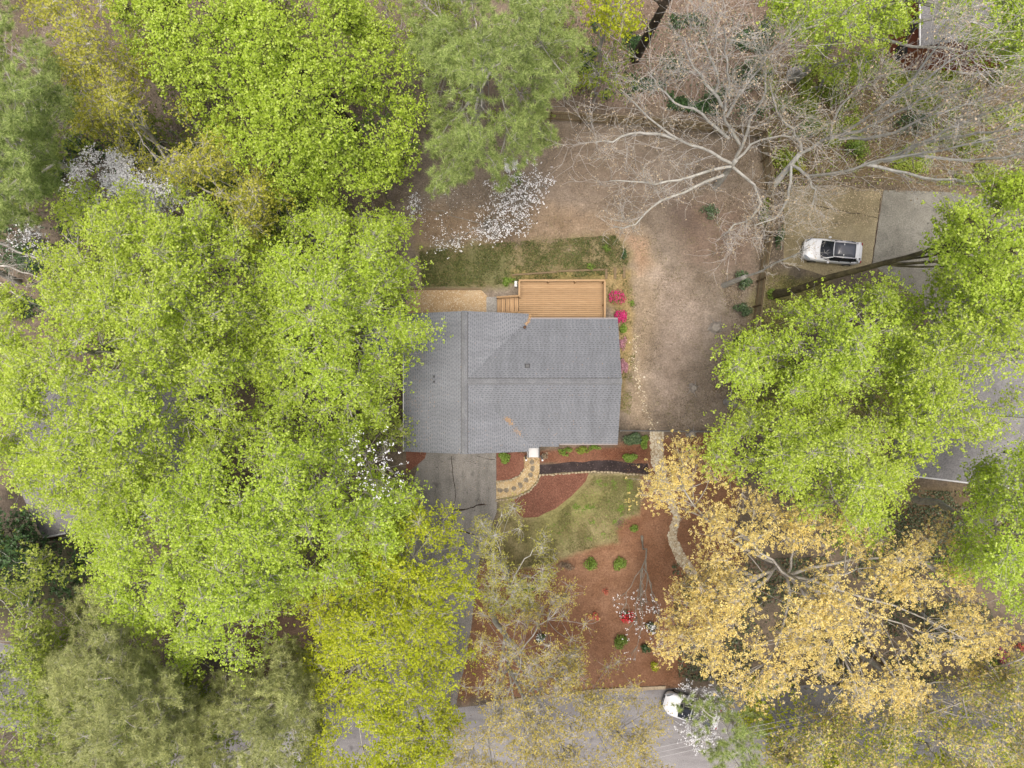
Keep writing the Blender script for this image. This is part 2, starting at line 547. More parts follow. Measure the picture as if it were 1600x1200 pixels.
def build_ground():
    xs = frame_axis(46, 0.2, 600)
    ys = frame_axis(35, 0.2, 600)
    X, Y = np.meshgrid(xs, ys, indexing='ij')
    px = X * F / HC + 800
    py = 600 - Y * F / HC
    nx, ny = X.shape
    V = np.stack([X, Y, np.zeros_like(X)], -1).reshape(-1, 3)
    I = np.arange(nx * ny).reshape(nx, ny)
    Q = np.stack([I[:-1, :-1], I[1:, :-1], I[1:, 1:], I[:-1, 1:]], -1).reshape(-1, 4)
    wob = (N1.fbm(X * 0.35, Y * 0.35, 5) - 0.5)
    wob2 = (N2.fbm(X * 1.6, Y * 1.6, 4) - 0.5)
    fade = ((np.abs(X) < 46.1) & (np.abs(Y) < 35.1)).astype(float)
    wob, wob2 = wob * fade, wob2 * fade
    col = np.zeros((nx, ny, 3))
    base = np.array((122, 110, 96.))
    col[:] = base + wob[..., None] * np.array((60, 50, 44)) + wob2[..., None] * np.array((46, 38, 32))

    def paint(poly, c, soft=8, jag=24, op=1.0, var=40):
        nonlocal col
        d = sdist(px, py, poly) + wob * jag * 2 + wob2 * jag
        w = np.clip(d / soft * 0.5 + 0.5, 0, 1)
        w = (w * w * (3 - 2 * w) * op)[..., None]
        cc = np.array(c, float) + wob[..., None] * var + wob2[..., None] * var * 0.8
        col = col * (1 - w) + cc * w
    # the back yard: dry leaf-strewn soil
    paint([(600, 190), (860, 190), (1190, 214), (1205, 380), (1175, 560), (1140, 672), (965, 672), (640, 480), (610, 360)], (144, 131, 117), 20, 22)
    paint([(860, 215), (1000, 240), (1030, 330), (900, 345), (840, 300)], (146, 130, 114), 30, 30, 0.8)
    paint([(930, 330), (1010, 350), (1035, 430), (1030, 520), (1010, 600), (1020, 668), (985, 668), (972, 560), (985, 470), (990, 390)], (164, 146, 124), 16, 18, 0.85)
    paint([(1030, 430), (1080, 420), (1090, 520), (1060, 640), (1030, 650), (1020, 560)], (162, 146, 132), 22, 30, 0.8)
    paint([(1050, 300), (1180, 320), (1170, 420), (1080, 420), (1050, 360)], (136, 116, 102), 24, 30, 0.8)
    paint([(1040, 315), (1085, 320), (1100, 360), (1070, 375), (1045, 350)], (104, 92, 84), 20, 20, 0.6)
    paint([(640, 330), (800, 320), (960, 345), (985, 375), (900, 375), (760, 385), (650, 385)], (152, 130, 106), 14, 20, 0.8)
    paint([(985, 372), (1010, 372), (1015, 410), (1000, 425), (988, 400)], (172, 142, 116), 10, 12, 0.8)
    # overgrown bank behind the deck
    paint([(655, 390), (800, 378), (960, 372), (985, 400), (975, 430), (940, 428), (800, 432), (760, 450), (660, 450)], (134, 122, 88), 10, 16, 0.9)
    paint([(660, 400), (790, 395), (790, 440), (665, 448)], (104, 106, 68), 10, 20, 0.7)
    paint([(800, 425), (945, 425), (945, 440), (800, 440)], (142, 128, 76), 6, 6, 0.8)
    paint([(945, 425), (985, 425), (990, 500), (975, 640), (968, 640), (966, 490), (948, 480)], (160, 138, 92), 8, 12, 0.8)
    # front garden: lawn, pine straw, mulch
    paint([(955, 690), (1120, 672), (1150, 760), (1160, 900), (1060, 1076), (690, 1100), (735, 980), (748, 880), (860, 860), (960, 820), (1005, 780), (1000, 745)], (142, 106, 82), 8, 12, 1.0, 30)
    paint([(880, 870), (960, 850), (1030, 900), (960, 960), (880, 940)], (152, 116, 90), 20, 20, 0.6)
    paint([(780, 775), (860, 738), (1001, 740), (1000, 805), (965, 812), (966, 848), (900, 862), (862, 880), (790, 900), (776, 850)], (150, 140, 102), 5, 5, 1.0, 42)
    paint([(840, 800), (900, 760), (990, 760), (985, 790), (930, 800), (880, 850), (820, 860)], (136, 136, 84), 18, 26, 0.6)
    paint([(776, 709), (1012, 695), (1010, 722), (843, 724), (776, 752)], (132, 92, 72), 4, 4, 1.0)
    # neighbours' lawns and the wood floor
    paint([(1205, 425), (1300, 430), (1300, 470), (1180, 560), (1180, 470)], (138, 132, 84), 14, 18, 0.9)
    paint([(1150, 590), (1400, 600), (1420, 700), (1300, 680), (1160, 672)], (142, 134, 92), 18, 22, 0.9)
    paint([(1395, 755), (1640, 770), (1640, 900), (1390, 860)], (120, 106, 82), 14, 18, 0.9)
    paint([(860, -50), (1230, -50), (1230, 180), (870, 150)], (134, 115, 101), 26, 24, 0.9)
    paint([(1200, 90), (1640, 60), (1640, 300), (1200, 290)], (124, 108, 80), 26, 24, 0.9)
    paint([(-200, -200), (400, -200), (560, 200), (500, 340), (-200, 420)], (120, 108, 94), 30, 26, 0.9)
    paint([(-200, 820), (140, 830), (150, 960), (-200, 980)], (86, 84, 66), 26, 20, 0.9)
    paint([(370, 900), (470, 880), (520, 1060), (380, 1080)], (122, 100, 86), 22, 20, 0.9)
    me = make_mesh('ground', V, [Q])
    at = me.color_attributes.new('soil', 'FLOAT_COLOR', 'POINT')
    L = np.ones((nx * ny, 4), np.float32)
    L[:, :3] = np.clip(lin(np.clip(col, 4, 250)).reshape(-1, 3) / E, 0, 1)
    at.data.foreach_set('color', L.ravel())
    m, nt, b = new_mat('soil')
    a = node(nt, 'ShaderNodeAttribute', attribute_name='soil')
    n1 = noise(nt, 7.0, 5, 0.8)
    n2 = noise(nt, 2.2, 4, 0.7)
    r1 = ramp(nt, n1.outputs[0], [(0.28, g(0.5)), (0.5, g(0.98)), (0.74, g(1.6))])
    r2 = ramp(nt, n2.outputs[0], [(0.3, g(0.84)), (0.7, g(1.16))])
    c = mixc(nt, 'MULTIPLY', 1.0, a.outputs['Color'], r1.outputs[0])
    c = mixc(nt, 'MULTIPLY', 1.0, c, r2.outputs[0])
    nt.links.new(c, b.inputs['Base Color'])
    b.inputs['Roughness'].default_value = 1.0
    b.inputs['Specular IOR Level'].default_value = 0.1
    bump(nt, b, n1.outputs[0], 0.5, 0.05)
    link('ground', me, m, kind='structure')


build_ground()


def densify(poly, step=14, jit=1.5):
    out = []
    n = len(poly)
    for i in range(n):
        a = np.array(poly[i], float)
        b = np.array(poly[(i + 1) % n], float)
        k = max(1, int(np.linalg.norm(b - a) / step))
        for j in range(k):
            p = a + (b - a) * j / k
            out.append(p + (R.normal(0, jit, 2) if j else 0))
    return out


def sheet(name, poly, z, mat, jit=0.8, thick=0.0, **kw):
    pts = [P(p[0], p[1], z) for p in densify(poly, 14, jit)]
    mb = MB()
    n = len(pts)
    if thick:
        mb = shell(pts, [list(range(n))[::-1]], thick)
    else:
        mb.add(pts, [tuple(range(n))[::-1]])
    return mb.build(name, mat, **kw)


ROAD_TOP = [(1900, 1040), (1500, 1066), (1040, 1076), (930, 1081), (700, 1108), (400, 1092), (110, 1030), (-80, 985), (-300, 900)]
sheet('road', ROAD_TOP + [(-330, 1040), (-100, 1110), (90, 1160), (380, 1222), (720, 1240), (1040, 1210), (1500, 1196), (1900, 1172)], 0.004, M['road'], kind='structure')
sheet('driveway', [(647, 700), (646, 716), (654, 722), (642, 770), (632, 830), (612, 900), (588, 1000), (560, 1104), (712, 1108), (735, 990), (748, 880), (776, 800), (775, 700)][::-1], 0.008, M['drive'], 0.5, kind='structure')
sheet('kerb', [(1040, 1072), (930, 1077), (760, 1097), (760, 1102), (930, 1083), (1040, 1077)][::-1], 0.12, M['kerb'], 0.2, 0.12, kind='structure')
sheet('concrete_apron', [(1225, 300), (1240, 288), (1380, 296), (1372, 345), (1362, 412), (1296, 432), (1224, 412)][::-1], 0.008, M['pad'], 0.6, kind='structure')
sheet('parking_slab', [(1381, 297), (1480, 300), (1640, 320), (1640, 560), (1480, 560), (1440, 470), (1363, 413), (1373, 346)][::-1], 0.004, M['greypad'], 0.4, kind='structure')
sheet('gravel_strip', [(636, 454), (752, 453), (761, 462), (761, 495), (636, 495)][::-1], 0.008, M['gravel'], 0.8, kind='structure')
sheet('concrete_landing', [(760, 464), (776, 464), (776, 489), (760, 489)][::-1], 0.06, M['concrete'], 0.0, 0.05, kind='structure')
sheet('garden_path', [(775, 751), (795, 750), (812, 744), (819, 733), (818, 714), (843, 714), (843, 738), (838, 752), (826, 765), (808, 774), (775, 780)][::-1], 0.012, M['pea'], 0.5, kind='structure')
sheet('red_mulch_bed', [(797, 783), (812, 776), (828, 768), (841, 754), (845, 742), (920, 739), (915, 752), (893, 775), (868, 795), (840, 808), (818, 809), (806, 800)][::-1], 0.012, M['redmulch'], 0.8, kind='structure')
sheet('doorside_mulch_bed', [(776, 708), (819, 708), (818, 732), (811, 743), (795, 749), (776, 751)][::-1], 0.010, M['redmulch'], 0.8, kind='structure')
sheet('corner_mulch_bed', [(634, 700), (668, 700), (664, 716), (650, 728), (634, 740)][::-1], 0.012, M['redmulch'], 0.8, kind='structure')
sheet('black_mulch_bed', [(843, 726), (880, 723), (940, 719), (985, 724), (1012, 724), (1014, 741), (980, 739), (940, 736), (900, 737), (860, 740), (843, 741)][::-1], 0.012, M['blackmulch'], 0.8, kind='structure')
sheet('garden_walk', [(1016, 674), (1036, 674), (1036, 722), (1042, 745), (1048, 770), (1063, 806), (1056, 838), (1070, 868), (1096, 905), (1087, 910), (1060, 880), (1046, 850), (1044, 836), (1052, 806), (1037, 774), (1027, 745), (1018, 724)][::-1], 0.010, M['creek'], 1.2, kind='structure')

# driveway cracks: dark joints and fissures lying in the slab
def crack(name, pts, w, label):
    mb = MB()
    pts = densify(pts + pts[::-1][:0], 5, 1.0)[:-1] if False else pts
    q = []
    for a, b in zip(pts, pts[1:]):
        k = max(1, int(math.dist(a, b) / 6))
        for j in range(k):
            q.append(np.array(a) + (np.array(b) - np.array(a)) * j / k + R.normal(0, 0.7, 2))
    q.append(np.array(pts[-1]))
    w_ = [w * (0.35 + 0.9 * R.random()) for _ in q]
    L, Rr = [], []
    for i, p in enumerate(q):
        d = q[min(i + 1, len(q) - 1)] - q[max(i - 1, 0)]
        d = d / (np.linalg.norm(d) + 1e-6)
        nrm = np.array((-d[1], d[0]))
        L.append(P(*(p + nrm * w_[i]), 0.011))
        Rr.append(P(*(p - nrm * w_[i]), 0.011))
    n = len(q)
    mb.add(L + Rr, [(i, i + 1, n + i + 1, n + i) for i in range(n - 1)])
    mb.build(name, M['crackfill'], kind='structure')


M['crackfill'] = m_plain('dark_crack_fill', (62, 50, 44), 0.95, 0.1)  # one even dark fill for every crack and joint
crack('driveway_crack', [(705, 712), (708, 745), (712, 770), (708, 795), (706, 815)], 0.5, None)
crack('driveway_crack', [(707, 798), (728, 796), (745, 790), (760, 788)], 1.1, None)
crack('driveway_crack', [(710, 828), (726, 831), (742, 836)], 1.0, None)
crack('driveway_crack', [(745, 712), (760, 716), (774, 718)], 0.4, None)
crack('driveway_crack', [(597, 1010), (598, 1030), (600, 1045)], 1.0, None)
crack('driveway_crack', [(600, 1011), (640, 1013), (680, 1012)], 0.8, None)
crack('parking_joint', [(1378, 298), (1372, 345), (1362, 412)], 0.7, None)
crack('parking_joint', [(1256, 318), (1300, 326), (1345, 335), (1372, 341)], 0.6, None)

# ------------------------------------------------------------------ tubes, leaves, tufts (vectorised)
def tubes(paths, radii, sides):
    """paths (N,K,3), radii (N,K) -> verts, faces"""
    paths = np.asarray(paths, float)
    radii = np.asarray(radii, float)
    N, K, _ = paths.shape
    d = np.empty_like(paths)
    d[:, 1:-1] = paths[:, 2:] - paths[:, :-2]
    d[:, 0] = paths[:, 1] - paths[:, 0]
    d[:, -1] = paths[:, -1] - paths[:, -2]
    d /= np.linalg.norm(d, axis=-1, keepdims=True) + 1e-9
    ref = np.where(np.abs(d[..., 2:3]) > 0.9, np.array((1.0, 0, 0)), np.array((0, 0, 1.0)))
    s = np.cross(d, ref)
    s /= np.linalg.norm(s, axis=-1, keepdims=True) + 1e-9
    t = np.cross(s, d)
    ang = np.arange(sides) * 2 * math.pi / sides
    ring = (s[:, :, None, :] * np.cos(ang)[None, None, :, None] + t[:, :, None, :] * np.sin(ang)[None, None, :, None]) * radii[:, :, None, None]
    V = (paths[:, :, None, :] + ring).reshape(-1, 3)
    I = np.arange(N * K * sides).reshape(N, K, sides)
    J = np.roll(I, -1, axis=2)
    Q = np.stack([I[:, :-1], J[:, :-1], J[:, 1:], I[:, 1:]], -1).reshape(-1, 4)
    return V, Q


def resample(pts, K):
    pts = np.asarray(pts, float)
    seg = np.linalg.norm(np.diff(pts, axis=0), axis=1)
    s = np.concatenate(([0], np.cumsum(seg)))
    u = np.linspace(0, s[-1], K)
    return np.stack([np.interp(u, s, pts[:, i]) for i in range(3)], -1)


class Wood:
    """collects branches and builds a limb mesh"""
    def __init__(self):
        self.b = {}

    def add(self, pts, r0, r1, K=6, sides=5):
        pts = resample(pts, K) if len(pts) != K else np.asarray(pts, float)
        self.b.setdefault((K, sides), []).append((pts, np.linspace(r0, r1, K)))

    def add_many(self, paths, radii, sides=3):
        self.b.setdefault((paths.shape[1], sides), []).extend(zip(paths, radii))

    def mesh(self, name):
        Vs, Qs, o = [], [], 0
        for (K, sides), items in self.b.items():
            V, Q = tubes([i[0] for i in items], [i[1] for i in items], sides)
            Vs.append(V)
            Qs.append(Q + o)
            o += len(V)
        me = make_mesh(name, np.concatenate(Vs), [np.concatenate(Qs)])
        smooth(me)
        return me


def leaf_quads(c, size, tilt=0.5, aspect=0.8, fold=0.12, normal=None):
    N = len(c)
    n = R.normal(0, tilt, (N, 3))
    n[:, 2] = np.abs(1 + n[:, 2] * 0.3)
    if normal is not None:
        n = n * 0.7 + normal
    n /= np.linalg.norm(n, axis=1, keepdims=True)
    yaw = R.random(N) * 2 * math.pi
    u = np.stack([np.cos(yaw), np.sin(yaw), np.zeros(N)], 1)
    u -= n * (u * n).sum(1, keepdims=True)
    u /= np.linalg.norm(u, axis=1, keepdims=True) + 1e-9
    v = np.cross(n, u)
    L = (size * (0.65 + 0.7 * R.random(N)))[:, None]
    W = L * aspect
    V = np.empty((N, 4, 3))
    V[:, 0] = c - u * L * 0.5
    V[:, 1] = c + v * W * 0.5 + n * L * fold - u * L * 0.06
    V[:, 2] = c + u * L * 0.5
    V[:, 3] = c - v * W * 0.5 + n * L * fold - u * L * 0.06
    return V.reshape(-1, 3)


def leaf_mesh(name, c, size, **kw):
    V = leaf_quads(np.asarray(c, float), size, **kw)
    return make_mesh(name, V, [np.arange(len(V)).reshape(-1, 4)])


def needle_mesh(name, tufts, n=46, length=0.3, width=0.022):
    """tufts: (N,3) points; soft brushes of thin needles"""
    N = len(tufts)
    d = R.normal(0, 1, (N, n, 3))
    d[..., 2] = d[..., 2] * 0.7 + 0.45
    d /= np.linalg.norm(d, axis=-1, keepdims=True)
    L = length * (0.6 + 0.6 * R.random((N, n, 1)))
    base = tufts[:, None, :] + d * L * 0.06
    tip = tufts[:, None, :] + d * L
    tip[..., 2] -= 0.04 * L[..., 0]
    s = np.cross(d, R.normal(0, 1, (N, n, 3)))
    s /= np.linalg.norm(s, axis=-1, keepdims=True) + 1e-9
    V = np.stack([base + s * width * 0.5, base - s * width * 0.5, tip], 2).reshape(-1, 3)
    return make_mesh(name, V, [np.arange(len(V)).reshape(-1, 3)])


def sample_poly(poly, n, spacing=0.0, dens=None, rag=0.0):
    poly = np.asarray(poly, float)
    lo, hi = poly.min(0) - rag, poly.max(0) + rag
    out = np.zeros((0, 2))
    tries = 0
    while len(out) < n and tries < 60:
        q = lo + (hi - lo) * R.random((n * 2, 2))
        d = sdist(q[:, 0], q[:, 1], poly)
        if rag:
            d = d + rag * 2.6 * (N1.fbm(q[:, 0] / 21 + lo[0], q[:, 1] / 21 + lo[1], 3) - 0.47)
        keep = d > 0
        if dens is not None:
            keep &= R.random(len(q)) < dens(q)
        q = q[keep]
        if spacing:
            acc = list(out)
            for p in q:
                if len(acc) >= n:
                    break
                if not acc or np.min(np.sum((np.asarray(acc) - p) ** 2, 1)) > spacing ** 2 or R.random() < 0.05:
                    acc.append(p)
            out = np.array(acc) if acc else out
        else:
            out = np.concatenate((out, q))
        tries += 1
    return out[:n]


def poly_area(p):
    p = np.asarray(p, float)
    return 0.5 * abs(np.dot(p[:, 0], np.roll(p[:, 1], 1)) - np.dot(p[:, 1], np.roll(p[:, 0], 1)))


def bez(a, b, c, K=6):
    t = np.linspace(0, 1, K)[:, None]
    return (1 - t) ** 2 * a + 2 * t * (1 - t) * b + t * t * c


def wander(p, amp):
    q = p.copy()
    q[1:-1] += R.normal(0, amp, q[1:-1].shape)
    return q


def skeleton(clumps, base, r_trunk, wood, trunk, nlimb=9, wob=0.14, lean=None, top=0.86):
    """trunk + limbs + a branch to every clump; fills the two Wood collections"""
    cen = clumps.mean(0)
    ztop = clumps[:, 2].max()
    tip = np.array((cen[0] * 0.75 + base[0] * 0.25, cen[1] * 0.75 + base[1] * 0.25, ztop * top))
    mid = np.array((base[0] * 0.75 + tip[0] * 0.25, base[1] * 0.75 + tip[1] * 0.25, ztop * 0.45))
    T = wander(bez(base, mid, tip, 10), wob)
    T[0] = base
    flare = np.linspace(r_trunk, r_trunk * 0.18, 10)
    flare[0] *= 1.35
    trunk.b.setdefault((10, 9), []).append((T, flare))
    # limbs by k-means over the clumps
    k = min(nlimb, max(2, len(clumps) // 6))
    cs = clumps[R.choice(len(clumps), k, replace=False)].copy()
    for _ in range(6):
        lab = np.argmin(((clumps[:, None, :2] - cs[None, :, :2]) ** 2).sum(-1), 1)
        for j in range(k):
            if (lab == j).any():
                cs[j] = clumps[lab == j].mean(0)
    for j in range(k):
        own = clumps[lab == j]
        if not len(own):
            continue
        c = cs[j].copy()
        c[2] += R.uniform(-0.7, 0.9)
        hd = math.hypot(c[0] - T[5][0], c[1] - T[5][1])
        za = np.clip(c[2] - hd * 0.5 + R.normal(0, 0.1 * ztop), ztop * (0.3 + 0.25 * R.random()), ztop * 0.8)
        i = int(np.argmin(np.abs(T[:, 2] - za)))
        a = T[i]
        mid = a * 0.45 + c * 0.55
        mid[2] += 0.08 * hd * R.normal(0, 1)
        mid[:2] += R.normal(0, 0.1 * hd + 0.1, 2)
        Lm = wander(bez(a, mid, c, 8), wob * 0.6)
        Lm[0] = a
        rl = max(0.035, flare[i] * (0.42 + 0.2 * R.random()))
        wood.b.setdefault((8, 6), []).append((Lm, np.linspace(rl, max(0.02, rl * 0.3), 8)))
        for q in own:
            dd = ((Lm[3:] - q) ** 2).sum(1)
            ii = 3 + int(np.argmin(dd))
            ii = max(2, ii - 1)
            s = Lm[ii]
            m = s * 0.5 + q * 0.5
            m[2] += R.normal(0, 0.2)
            m[:2] += R.normal(0, 0.15, 2)
            rb = max(0.014, rl * 0.28)
            br = bez(s, m, q, 5)
            wood.b.setdefault((5, 4), []).append((br, np.linspace(rb, 0.012, 5)))
    return T


UNIQ = {}


def tree(name, label, cat, poly, z0, z1, leaf, bark='bark', base=None, lai=2.6, size=0.19, clump_r=0.75, kind='broad', r_trunk=0.3,
         ros=5, ros_r=0.16, tilt=0.55, nlimb=9, group=None, gap=0.0, aspect=0.8, flat=0.55, twig=True, spacing=None, crown='crown', shape=0.5, under=0.25, twigf=0.35):
    zm = (z0 + z1) / 2
    sc = F / (HC - zm)
    area = poly_area(poly) / sc ** 2
    leaf_a = size * size * aspect * 0.5
    nleaf = int(area * lai / leaf_a)
    per_clump_area = math.pi * clump_r ** 2
    nc = max(14, int(area / per_clump_area * 4.5))
    seedx = R.random() * 100

    def dens(q):
        v = N3.fbm(q[:, 0] / 55 + seedx, q[:, 1] / 55, 3)
        return np.clip((v - 0.28 - gap * 0.3) * 4, 0.04, 1)
    poly = np.asarray(poly, float)
    shrink = clump_r * sc * 0.3
    q = sample_poly(poly, nc, spacing or 0, dens, rag=min(26.0, 0.075 * math.sqrt(poly_area(poly))))
    d = np.maximum(sdist(q[:, 0], q[:, 1], poly), 0.0)
    dm = max(d.max(), 1)
    h = (d / dm) ** shape
    low = R.random(len(q)) < under
    z = z0 + (z1 - z0) * (h * (0.72 + 0.28 * R.random(len(q))) + R.normal(0, 0.05, len(q)))
    z = np.where(low, z0 + (z - z0) * (0.15 + 0.5 * R.random(len(q))), z)
    k = (HC - z) / F
    C = np.stack([(q[:, 0] - 800) * k, (600 - q[:, 1]) * k, z], 1)
    if base is None:
        b = C.mean(0)
        b[2] = 0
    else:
        b = P(*base)
    root = empty(name, b, label, cat, group)
    tw, bw = Wood(), Wood()
    skeleton(C, b, r_trunk, bw, tw, nlimb)
    nc = len(C)
    if kind == 'pine':
        per = max(4, int(area * lai / (0.27 * nc)))
        cc = np.repeat(C, per, 0)
        off = R.normal(0, 1, cc.shape)
        off /= np.linalg.norm(off, axis=1, keepdims=True)
        off *= clump_r * R.random((len(cc), 1)) ** 0.5
        off[:, 2] *= flat
        tufts = cc + off
        me = needle_mesh('needles', tufts, 44, size, 0.026)
        tips, src = tufts, cc
    else:
        nros = max(1, int(nleaf / (nc * ros)))
        cc = np.repeat(C, nros, 0)
        off = R.normal(0, 0.5, cc.shape) * clump_r
        off[:, 2] *= flat
        rp = cc + off
        lc = np.repeat(rp, ros, 0)
        o2 = R.normal(0, 1, lc.shape)
        o2 /= np.linalg.norm(o2, axis=1, keepdims=True)
        o2[:, 2] *= 0.6
        nrm = o2 * 0.45
        lc = lc + o2 * ros_r * (0.5 + 0.5 * R.random((len(lc), 1)))
        V = leaf_quads(lc, size, tilt, aspect, normal=nrm)
        me = make_mesh(crown, V, [np.arange(len(V)).reshape(-1, 4)])
        tips, src = rp, cc
    if twig:
        sel = R.random(len(tips)) < twigf
        a, t = src[sel], tips[sel]
        m = (a + t) / 2 + R.normal(0, 0.08, a.shape)
        bw.add_many(np.stack([a, m, t], 1), np.tile(np.array((0.013, 0.009, 0.004)), (len(a), 1)), 3)
    link('trunk', tw.mesh('trunk'), M[bark], root)
    link('branches', bw.mesh('branches'), M[bark], root)
    link(crown, me, M[leaf], root)
    return root


def bare_grow(wood, p, d, L, r, lvl, ends, spread=0.75, up=0.25, kids=(3, 5)):
    K = 5
    pts = [p]
    dd = d.copy()
    for _ in range(K - 1):
        dd = dd + R.normal(0, 0.17, 3)
        dd[2] += up * 0.15
        dd /= np.linalg.norm(dd)
        pts.append(pts[-1] + dd * L / (K - 1))
    pts = np.array(pts)
    wood.b.setdefault((K, 4 if lvl > 1 else 3), []).append((pts, np.linspace(r, max(0.006, r * 0.4), K)))
    if lvl == 0:
        ends.append(pts[-1])
        ends.append(pts[2])
        return
    for _ in range(R.integers(kids[0], kids[1] + 1)):
        t = R.integers(1, K)
        nd = dd + R.normal(0, spread * 0.75, 3) * np.array((1, 1, 0.7))
        nd[2] += up
        nd /= np.linalg.norm(nd)
        bare_grow(wood, pts[t], nd, L * (0.5 + 0.3 * R.random()), max(0.010, r * 0.5), lvl - 1, ends, spread, up, kids)


def bare_tree(name, label, base, limbs, r_trunk, first_z, twiglen=1.8, lvl=2, n_twigs=9, bud='bud', bud_size=0.06, bark='palebark', every=1, up=0.25, budfrac=1.0, trunk_to=None):
    """limbs: list of [(px,py,z), ...] seen in the photo, each growing its own twigs"""
    b = P(*base)
    root = empty(name, b, label, 'tree')
    tw, bw, fw = Wood(), Wood(), Wood()
    tp = P(*trunk_to) if trunk_to else P(*limbs[0][0])
    tpts = bez(b, b * 0.5 + tp * 0.5, tp, 8)
    tpts = np.concatenate((tpts, [tp + (tp - tpts[-2]) * 0.12]))
    tw.b.setdefault((9, 9), []).append((tpts, np.append(np.linspace(r_trunk * 1.2, r_trunk * 0.75, 8), 0.02)))
    ends = []
    for lim in limbs:
        w = np.array([P(*q) for q in lim])
        rl = lim_r = r_trunk * (0.56 if len(lim) > 4 else 0.45)
        K = max(8, len(lim) * 2)
        pts = wander(resample(w, K), 0.06)
        bw.b.setdefault((K, 6), []).append((pts, np.linspace(lim_r, 0.035, K)))
        for j in range(2, K):
            f = j / (K - 1)
            for _ in range(max(1, int(n_twigs * (0.35 + 0.65 * f) / K * 3))):
                t = pts[j] - pts[j - 1]
                t /= np.linalg.norm(t) + 1e-9
                d = t + R.normal(0, 0.42, 3)
                d[2] += up
                d /= np.linalg.norm(d)
                p = pts[j] + (pts[j - 1] - pts[j]) * R.random()
                bare_grow(fw, p, d, twiglen * (0.6 + 0.7 * R.random()), max(0.012, lim_r * (1 - f) * 0.3), lvl, ends, up=up)
    link('trunk', tw.mesh('trunk'), M[bark], root)
    link('branches', bw.mesh('branches'), M[bark], root)
    link('twigs', fw.mesh('twigs'), M['twig'], root)
    e = np.array(ends)
    e = e[R.random(len(e)) < budfrac]
    if len(e):
        link('buds', leaf_mesh('buds', e + R.normal(0, 0.05, e.shape), bud_size, tilt=0.9), M[bud], root)
    return root


def shrub(name, label, px, py, rx, ry, h, leaf, n=None, size=0.09, group=None, cat='shrub', lumps=7, z=0.0, cover=3.0, flowers=None, tilt=0.7):
    """rx, ry in photo pixels; many small leaves round several lumps, short stems inside"""
    k = HC / F
    rx, ry = rx * k, ry * k
    c = P(px, py, z)
    root = empty(name, c, label, cat, group)
    w = Wood()
    L = []
    for i in range(lumps):
        a = R.random() * 2 * math.pi
        rr = math.sqrt(R.random()) * 0.62
        L.append((c[0] + math.cos(a) * rx * rr, c[1] + math.sin(a) * ry * rr, z + h * (0.45 + 0.3 * R.random() - 0.15 * rr)))
    L = np.array(L)
    for q in L:
        m = (c + q) / 2 + R.normal(0, 0.05, 3)
        w.add(bez(c + (R.normal(0, 0.04), R.normal(0, 0.04), 0), m, q, 4), 0.022, 0.008, 4, 4)
    area = math.pi * rx * ry
    n = n or int(area * cover / (size * size * 0.35))
    o = R.normal(0, 1, (n, 3))
    o /= np.linalg.norm(o, axis=1, keepdims=True)
    rad = (0.55 + 0.45 * R.random((n, 1)))
    p = L[R.integers(0, lumps, n)] + o * rad * np.array((rx * 0.42, ry * 0.42, h * 0.42))
    p[:, 2] = np.maximum(p[:, 2], z + 0.03)
    link('stems', w.mesh('stems'), M['darkbark'], root)
    link('foliage', leaf_mesh('foliage', p, size, tilt=tilt, normal=o * 0.5), M[leaf], root)
    if flowers:
        m_, n_, s_ = flowers
        o = R.normal(0, 1, (n_, 3))
        o[:, 2] = np.abs(o[:, 2])
        o /= np.linalg.norm(o, axis=1, keepdims=True)
        p = L[R.integers(0, lumps, n_)] + o * np.array((rx * 0.45, ry * 0.45, h * 0.46))
        link('blossom', leaf_mesh('blossom', p, s_, tilt=0.5, normal=o * 0.4), M[m_], root)
    return root


# ------------------------------------------------------------------ the house
ZE, ZR = 3.15, 5.05
XL, XM, XR_ = -8.16, -3.45, 1.26
YB, YF = 5.31, -5.10
GX, Y0 = 7.99, 0.21
YVB, YVF = Y0 + (XR_ - XM), Y0 - (XR_ - XM)


